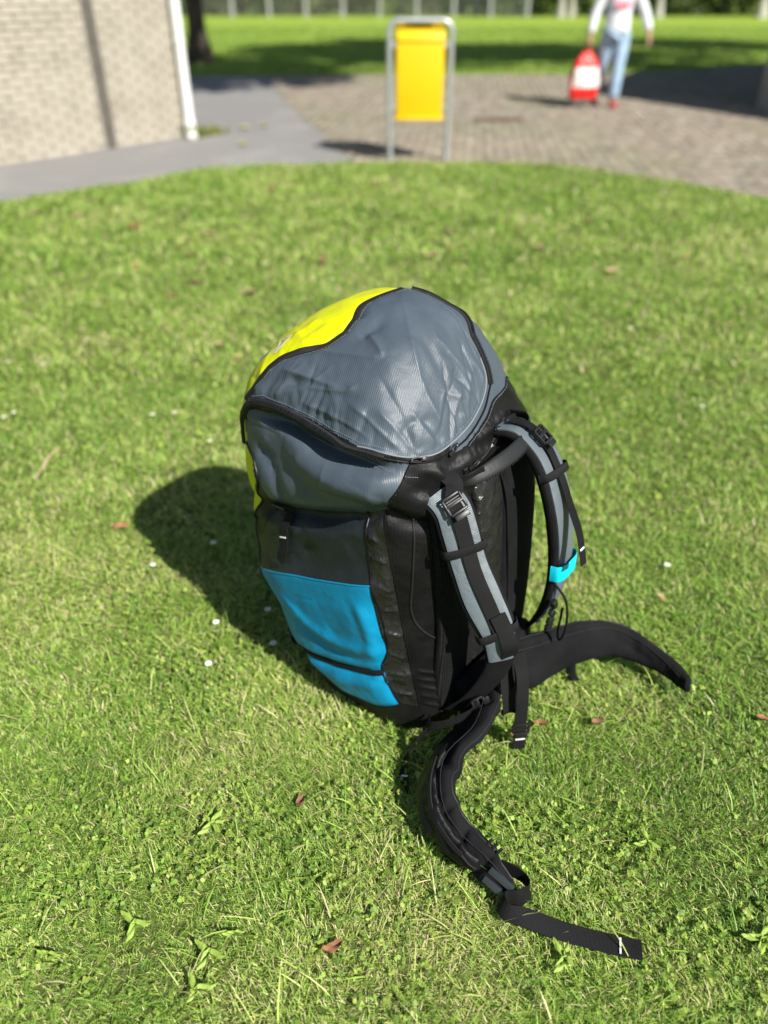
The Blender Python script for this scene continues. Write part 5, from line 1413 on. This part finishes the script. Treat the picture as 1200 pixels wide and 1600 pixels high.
def chain(start, pts):
    i = start
    for p in pts: J.append(p); E.append((i, len(J) - 1)); i = len(J) - 1
    return i
hr_ = chain(3, [(-.16, .01, 1.36, .058), (-.235, .02, 1.21, .047), (-.285, .01, 1.08, .043), (-.315, -.02, .93, .036), (-.330, -.04, .82, .027), (-.336, -.045, .765, .036, .02)])
hl_ = chain(3, [(.16, .01, 1.36, .058), (.25, .0, 1.22, .047), (.315, -.01, 1.10, .043), (.355, -.05, .96, .036), (.380, -.085, .86, .027), (.388, -.095, .805, .036, .02)])
kr_ = chain(0, [(-.085, .01, .84, .088), (-.10, .04, .66, .078), (-.09, .07, .48, .058), (-.10, .16, .28, .052), (-.11, .24, .09, .035), (-.11, .22, .05, .036)])
chain(kr_, [(-.115, .12, .028, .036, .03)])
kl_ = chain(0, [(.085, .0, .84, .088), (.075, -.03, .66, .078), (.06, -.05, .48, .058), (.055, -.06, .28, .052), (.05, -.05, .09, .036), (.05, -.06, .055, .036)])
chain(kl_, [(.05, -.18, .032, .038, .03)])
for (h, sx, hold) in ((hr_, 1, True), (hl_, -1, False)):
    x, y, z = J[h][:3]
    for k, (off, ln) in enumerate(((-.030, .055), (-.010, .064), (.010, .060), (.028, .048))):
        chain(h, [(x, y + off, z - .035, .0095), (x + sx * .008, y + off, z - .04 - ln * .5, .009), (x + sx * (.028 if hold else .016), y + off, z - .04 - ln * (.7 if hold else .9), .0075)])
    chain(h, [(x + sx * .012, y - .036, z + .01, .011), (x + sx * .022, y - .05, z - .02, .0095), (x + sx * .03, y - .048, z - .045, .008)])
# face: nose, ears, chin
chain(6, [(0, -.105, 1.552, .016), (0, -.124, 1.535, .013)])
chain(6, [(-.078, .005, 1.555, .018, .01)]); chain(6, [(.078, .005, 1.555, .018, .01)])
chain(5, [(0, -.085, 1.488, .03)])
skin('body', J, E, M_skin, pr)
for sx in (-1, 1):
    bm = bmesh.new(); bmesh.ops.create_uvsphere(bm, u_segments=12, v_segments=8, radius=.012); me = bpy.data.meshes.new('eye'); bm.to_mesh(me); bm.free(); me.materials.append(M_eye)
    e_ = link('eye', me, pr); e_.location = (sx * .031, -.097, 1.578)
    bm = bmesh.new(); bmesh.ops.create_uvsphere(bm, u_segments=10, v_segments=6, radius=.006); me = bpy.data.meshes.new('iris'); bm.to_mesh(me); bm.free(); me.materials.append(M_iris)
    q = link('iris', me, e_); q.location = (0, -.0085, 0)
MB().tube([(-.024, -.094, 1.508), (-.01, -.103, 1.505), (.01, -.103, 1.505), (.024, -.094, 1.508)], [.003, .0055, .0055, .003], 8).build('mouth', mat('lips', (.42, .14, .12), .5, .4), pr)
# hair as a cap with a fringe
skin('hair', [(0, .03, 1.66, .085, .085), (0, .065, 1.60, .078, .06), (0, .07, 1.53, .065, .045), (-.06, .02, 1.65, .045), (.06, .02, 1.65, .045), (0, -.045, 1.695, .05, .045), (-.045, -.07, 1.665, .028), (.045, -.07, 1.665, .028)],
     [(0, 1), (1, 2), (0, 3), (0, 4), (0, 5), (5, 6), (5, 7)], M_hair, pr)
# clothes
skin('sweater', [(0, 0, .84, .17, .135), (0, 0, .93, .168, .13), (0, 0, 1.06, .155, .12), (0, .005, 1.24, .168, .125), (0, .01, 1.37, .105, .09), (-.165, .01, 1.355, .075), (-.245, .02, 1.20, .064), (-.292, .01, 1.06, .060), (-.318, -.025, .93, .052), (-.328, -.038, .85, .045),
                 (.165, .01, 1.355, .075), (.258, .0, 1.20, .064), (.322, -.012, 1.08, .060), (.360, -.055, .95, .052), (.376, -.080, .885, .045)],
     [(0, 1), (1, 2), (2, 3), (3, 4), (4, 5), (5, 6), (6, 7), (7, 8), (8, 9), (4, 10), (10, 11), (11, 12), (12, 13), (13, 14)], M_swt, pr)
sw = [o for o in pr.children if o.name.startswith('sweater')][0]
skin('collar', [(-.055, -.055, 1.40, .026), (0, -.098, 1.345, .028), (.055, -.055, 1.40, .026), (.06, .03, 1.43, .026), (-.06, .03, 1.43, .026)], [(0, 1), (1, 2), (2, 3), (3, 4), (4, 0)], M_collar, sw, 1)
for k_, (z, hw_, hh_) in enumerate(((1.20, .095, .022), (1.155, .075, .014))):
    V = []; n_ = 14
    for i in range(n_):
        x = -hw_ + 2 * hw_ * i / (n_ - 1); y = -.131 + .35 * x * x + (.004 if k_ else 0)
        V += [(x, y, z - hh_), (x, y, z + hh_), (x, y + .006, z - hh_), (x, y + .006, z + hh_)]
    F = []
    for i in range(n_ - 1):
        a = 4 * i; b = a + 4
        F += [(a, b, b + 1, a + 1), (a + 1, b + 1, b + 3, a + 3), (a + 2, a + 3, b + 3, b + 2), (a, a + 2, b + 2, b)]
    mesh('chest_print', V, F, M_pinkprint, sw, False)
skin('jeans', [(0, 0, .97, .148, .118), (-.085, .01, .84, .100), (-.10, .04, .66, .094), (-.09, .07, .48, .078), (-.10, .155, .28, .074), (-.11, .225, .10, .068), (.085, 0, .84, .100), (.075, -.03, .66, .094), (.06, -.05, .48, .078), (.055, -.06, .28, .076), (.05, -.055, .09, .072)],
     [(0, 1), (1, 2), (2, 3), (3, 4), (4, 5), (0, 6), (6, 7), (7, 8), (8, 9), (9, 10)], M_jean, pr)
for (x, y, dz) in ((-.112, .22, .005), (.05, -.06, 0)):
    skin('shoe', [(x, y + .02, .05 + dz, .046, .045), (x, y - .06, .042 + dz, .048, .036), (x, y - .14, .036 + dz, .042, .030)], [(0, 1), (1, 2)], M_shoe, pr)
# red carrier bag in the right hand
M_red = mat('red_plastic', (.72, .012, .015), .32, .5, noise=(9, .6, (.80, .05, .03)), bump=(11, .6, .03))
M_lab = mat('white_bag_print', (.82, .76, .72), .5, .3)
bg_ = empty('carrier_bag', (2.70, 11.86, -.006), math.radians(8)); tag(bg_, 'red plastic carrier bag with white panel held in the hand', 'bag')
rows = [(.10, .15, .06), (.112, .178, .08), (.20, .19, .095), (.32, .192, .098), (.42, .186, .09), (.50, .165, .072), (.57, .125, .05), (.63, .075, .03), (.68, .035, .018)]
def bag_pt(z, a, k=1.0):
    R = np.array(rows); hx = np.interp(z, R[:, 0], R[:, 1]); hy = np.interp(z, R[:, 0], R[:, 2]); c, s = math.cos(a), math.sin(a)
    r = (abs(c)**3 + abs(s)**3)**(-1 / 3); wob = 1 + .05 * math.sin(5 * a + z * 14) + .03 * math.sin(9 * a - z * 21)
    return (hx * r * c * k * wob, hy * r * s * k * wob, z)
n_, k_ = 34, 48; zs = np.linspace(.10, .68, n_)
V = [bag_pt(z, 2 * math.pi * j / k_) for z in zs for j in range(k_)]
F = [(i * k_ + j, i * k_ + (j + 1) % k_, (i + 1) * k_ + (j + 1) % k_, (i + 1) * k_ + j) for i in range(n_ - 1) for j in range(k_)] + [tuple(range(k_))[::-1]]
mesh('bag_body', V, F, M_red, bg_)
V = []; zl = np.linspace(.25, .48, 12); al = np.linspace(-math.pi / 2 - .95, -math.pi / 2 + .95, 16)
for z in zl:
    for a in al: V.append(bag_pt(z, a, 1.025))
F = [(i * 16 + j, i * 16 + j + 1, (i + 1) * 16 + j + 1, (i + 1) * 16 + j) for i in range(11) for j in range(15)]
lb_ = mesh('white_panel', V, F, M_lab, bg_)
for sx in (-1, 1):
    MB().tube(catmull([(sx * .03, -.01, .66), (sx * .022, -.01, .71), (0, 0, .745)], 12), .008, 8).build('handle', M_red, bg_)

# ================================================================== LEAVES, DAISIES AND WEEDS ON THE LAWN
def leaf_mesh(name, L_, W_, curl, material, seed):
    rg = random.Random(seed); V, F = [], []; n_, k_ = 9, 5
    for i in range(n_):
        t = i / (n_ - 1); hw = W_ / 2 * math.sin(math.pi * min(.98, t * .92 + .05))**.8 * (1 + .12 * math.sin(i * 2.3 + seed))
        for j in range(k_):
            s = j / (k_ - 1) * 2 - 1
            V.append(((t - .5) * L_, s * hw, curl * L_ * (t - .5)**2 * 1.6 + abs(s) * hw * .45 + .004 * math.sin(7 * t + 3 * s + seed)))
    for i in range(n_ - 1):
        for j in range(k_ - 1): F.append((i * k_ + j, i * k_ + j + 1, (i + 1) * k_ + j + 1, (i + 1) * k_ + j))
    m0 = len(V)
    for v in list(V): V.append((v[0], v[1], v[2] - .0008))
    F += [tuple(m0 + q for q in f[::-1]) for f in list(F)]
    me = bpy.data.meshes.new(name); me.from_pydata(V, [], F); me.materials.append(material); me.polygons.foreach_set('use_smooth', [True] * len(me.polygons)); return me
M_fl = [mat('brown_leaf', (.15, .08, .04), .75, .25, noise=(60, .7, (.24, .14, .07))), mat('russet_leaf', (.22, .095, .045), .7, .3, noise=(60, .7, (.30, .16, .08))), mat('tan_leaf', (.32, .23, .13), .75, .25, noise=(60, .7, (.4, .3, .17)))]
M_yl = mat('yellow_leaf', (.50, .45, .06), .6, .3, noise=(40, .6, (.42, .45, .08)))
leafs = [leaf_mesh('fallen_leaf', .052, .026, .5, M_fl[k % 3], k) for k in range(6)]
LEAVES = [  # x, y on the lawn (metres), kind, size, turn
    (-0.643, 3.208, 1, 0.75, 3.42, 'russet leaf in the blurred grass just left of the yellow backpack front'),
    (-2.215, 5.769, 2, 1.33, 3.79, None),
    (-1.707, 5.455, 1, 1.53, 0.41, None),
    (-1.276, 5.079, 0, 1.05, 5.26, None),
    (-1.471, 4.567, 1, 1.24, 1.47, None),
    (-1.046, 4.264, 0, 1.82, 2.95, None),
    (-0.729, 4.103, 2, 1.69, 2.99, None),
    (-0.368, 4.680, 0, 1.54, 0.95, None),
    (-0.758, 3.376, 2, 0.94, 5.45, None),
    (-1.454, 3.550, 2, 0.89, 4.66, None),
    (-0.813, 1.929, 1, 0.96, 0.40, 'reddish leaf at the upper left rim of the backpack shadow'),
    (-2.529, 5.805, 2, 1.63, 3.71, None),
    (-1.182, 4.785, 0, 1.27, 0.19, None),
    (-1.158, 5.293, 2, 1.72, 2.97, None),
    (-0.053, 6.827, 0, 1.60, 5.52, None),
    (0.431, 5.325, 2, 1.60, 5.78, None),
    (1.438, 5.591, 1, 1.35, 5.03, None),
    (0.995, 4.964, 2, 1.39, 5.88, None),
    (1.322, 4.470, 2, 1.73, 0.61, None),
    (1.843, 4.758, 1, 1.15, 1.36, None),
    (0.296, 4.785, 2, 1.79, 2.74, None),
    (-0.912, 6.635, 0, 1.53, 1.89, None),
    (-2.160, 6.196, 0, 1.44, 2.42, None),
    (-1.130, 4.032, 1, 1.31, 3.67, None),
    (0.755, 1.597, 2, 0.60, 5.68, 'pale tan leaf in the grass beyond the far hip belt fin'),
    (0.672, 1.362, 1, 0.64, 5.83, None),
    (0.860, 1.175, 1, 0.70, 6.22, 'reddish leaf on the grass at the right edge of the picture'),
    (0.295, 1.136, 1, 0.63, 1.02, 'russet leaf on the grass beside the end of the hanging black strap'),
    (0.353, 1.163, 1, 0.70, 6.06, 'small russet leaf just right of the hanging strap buckle'),
    (-0.090, 0.672, 4, 0.72, 3.57, 'narrow curled russet leaf in the grass below the backpack shadow'),
    (-0.171, 0.961, 0, 0.65, 1.33, 'small brown leaf in the grass left of the drooping belt'),
    (0.481, 1.163, 0, 0.69, 3.60, None),
    (1.695, 3.617, 2, 0.78, 0.40, None),
    (-0.185, 3.933, 2, 1.05, 6.22, None),
]
for i, (x, y, k, s, a, lb) in enumerate(LEAVES):
    o = link('fallen_leaf', leafs[k]); o.location = (x, y, .016 + .008 * random.random()); o.scale = (s, s, s)
    o.rotation_euler = (random.uniform(-.3, .3), random.uniform(-.3, .3), a)
    tag(o, lb or 'dry brown fallen leaf lying scattered on the lawn', 'leaf', None if lb else 'fallen leaves scattered on the lawn')
yl = leaf_mesh('yellow_leaf', .12, .08, .3, M_yl, 9)
for i, (x, y, lb) in enumerate(((-1.62, 9.95, 'yellow leaf on the path furthest from the lawn'), (-1.48, 8.85, 'yellow leaf on the grey path nearest the lawn edge'), (-1.42, 10.1, 'pale yellow leaf on the path right of the other leaves'))):
    o = link('yellow_leaf', yl); o.location = (x, y, .006); o.rotation_euler = (0, 0, i * 1.3); tag(o, lb, 'leaf')
# twig
tw = MB().tube(catmull([(-.05, -.09, .03), (-.015, -.03, .035), (.01, .03, .034), (.05, .085, .03)], 14), [.003] * 5 + [.005] * 5 + [.004] * 4, 8).build('dry_twig', mat('dry_twig', (.45, .36, .22), .8, .2, noise=(40, .6, (.34, .26, .15))))
tw.location = (-1.175, 2.30, 0); tw.rotation_euler = (0, 0, .48); tw.scale = (1.0, 1.0, .8); tag(tw, 'pale dry twig lying on the lawn at the left edge', 'twig')
# daisies
M_pet = mat('daisy_petal', (.80, .80, .78), .6, .3); M_dis = mat('daisy_centre', (.75, .55, .03), .7, .2); M_stem = mat('daisy_stem', (.12, .2, .04), .6, .3)
def daisy(loc):
    t = empty('daisy', loc, random.uniform(0, 6)); mb = MB()
    for k in range(12):
        a = 2 * math.pi * k / 12; ca, sa = math.cos(a), math.sin(a)
        q = [(.003, -.0012, 0), (.003, .0012, 0), (.0095, .0022, .0015), (.0115, 0, .002), (.0095, -.0022, .0015)]
        mb.add([(x * ca - y * sa, x * sa + y * ca, .034 + z) for x, y, z in q] + [(x * ca - y * sa, x * sa + y * ca, .0335 + z) for x, y, z in q], [(0, 4, 3, 2, 1)[::-1], (5, 9, 8, 7, 6)])
    mb.build('petals', M_pet, t, False)
    MB().tube([(0, 0, .032), (0, 0, .0345), (0, 0, .0365)], [.0038, .004, .0018], 8).build('flower_centre', M_dis, t)
    MB().tube([(0.004, 0, 0), (0, 0, .033)], .0008, 5).build('stem', M_stem, t)
    return t
for (x, y) in [
    (-1.653, 3.160), (-1.490, 3.139), (-0.811, 2.676), (-0.894, 2.660), (-1.457, 2.638), (-1.434, 2.676), (1.193, 3.558), (-0.309, 1.538), (-0.280, 1.411), (-0.508, 1.834), (-0.660, 1.728), (1.253, 2.730), (-0.632, 2.450), (-0.437, 1.488), (-0.429, 1.340), (0.811, 1.728), (-0.397, 4.297), (-0.288, 4.297), (0.982, 7.462)
]:
    d_ = daisy((x, y, 0.0)); d_.scale = (.8, .8, .85); tag(d_, 'small white daisy flowering low in the mown lawn', 'daisy', 'daisies in the lawn')
# broad-leaved weeds
M_plant = mat('plantain_leaf', (.22, .33, .05), .5, .35, noise=(60, .7, (.30, .41, .08)))
pl_me = leaf_mesh('leaf', .046, .013, .12, M_plant, 3)
for (x, y, n_, lb) in [
    (-0.575, 0.658, 2, 'plantain weed with a striped leaf low at the left'),
    (-0.442, 0.711, 3, 'broad leaf weed standing upright left of centre'),
    (-0.261, 0.694, 2, 'single bright broad leaf weed right of the others'),
    (-0.301, 0.661, 3, 'broad leaf weed with pale leaves near the bottom'),
    (-0.311, 0.600, 3, 'broad leaf weed at the bottom left of the lawn'),
    (0.310, 0.651, 5, 'round leaved weed at the bottom beside the webbing tail'),
    (0.660, 0.683, 6, 'tall broad leaf weed at the right edge of the picture'),
    (-0.339, 0.906, 5, 'broad leaf weed below the backpack shadow on the left'),
    (0.514, 0.865, 4, 'light green broad leaf weed right of the drooping belt fin'),
]:
    t = empty('broad_leaf_weed', (x, y, .004)); tag(t, lb, 'plant')
    for k in range(n_):
        o = link('leaf', pl_me, t); a = 6.28 * k / n_ + random.uniform(-.5, .5); s = random.uniform(.45, 1.0)
        o.location = (.017 * s * math.cos(a), .017 * s * math.sin(a), .024); o.rotation_euler = (random.uniform(-.25, .25), random.uniform(-.2, .1), a); o.scale = (s, s, s)
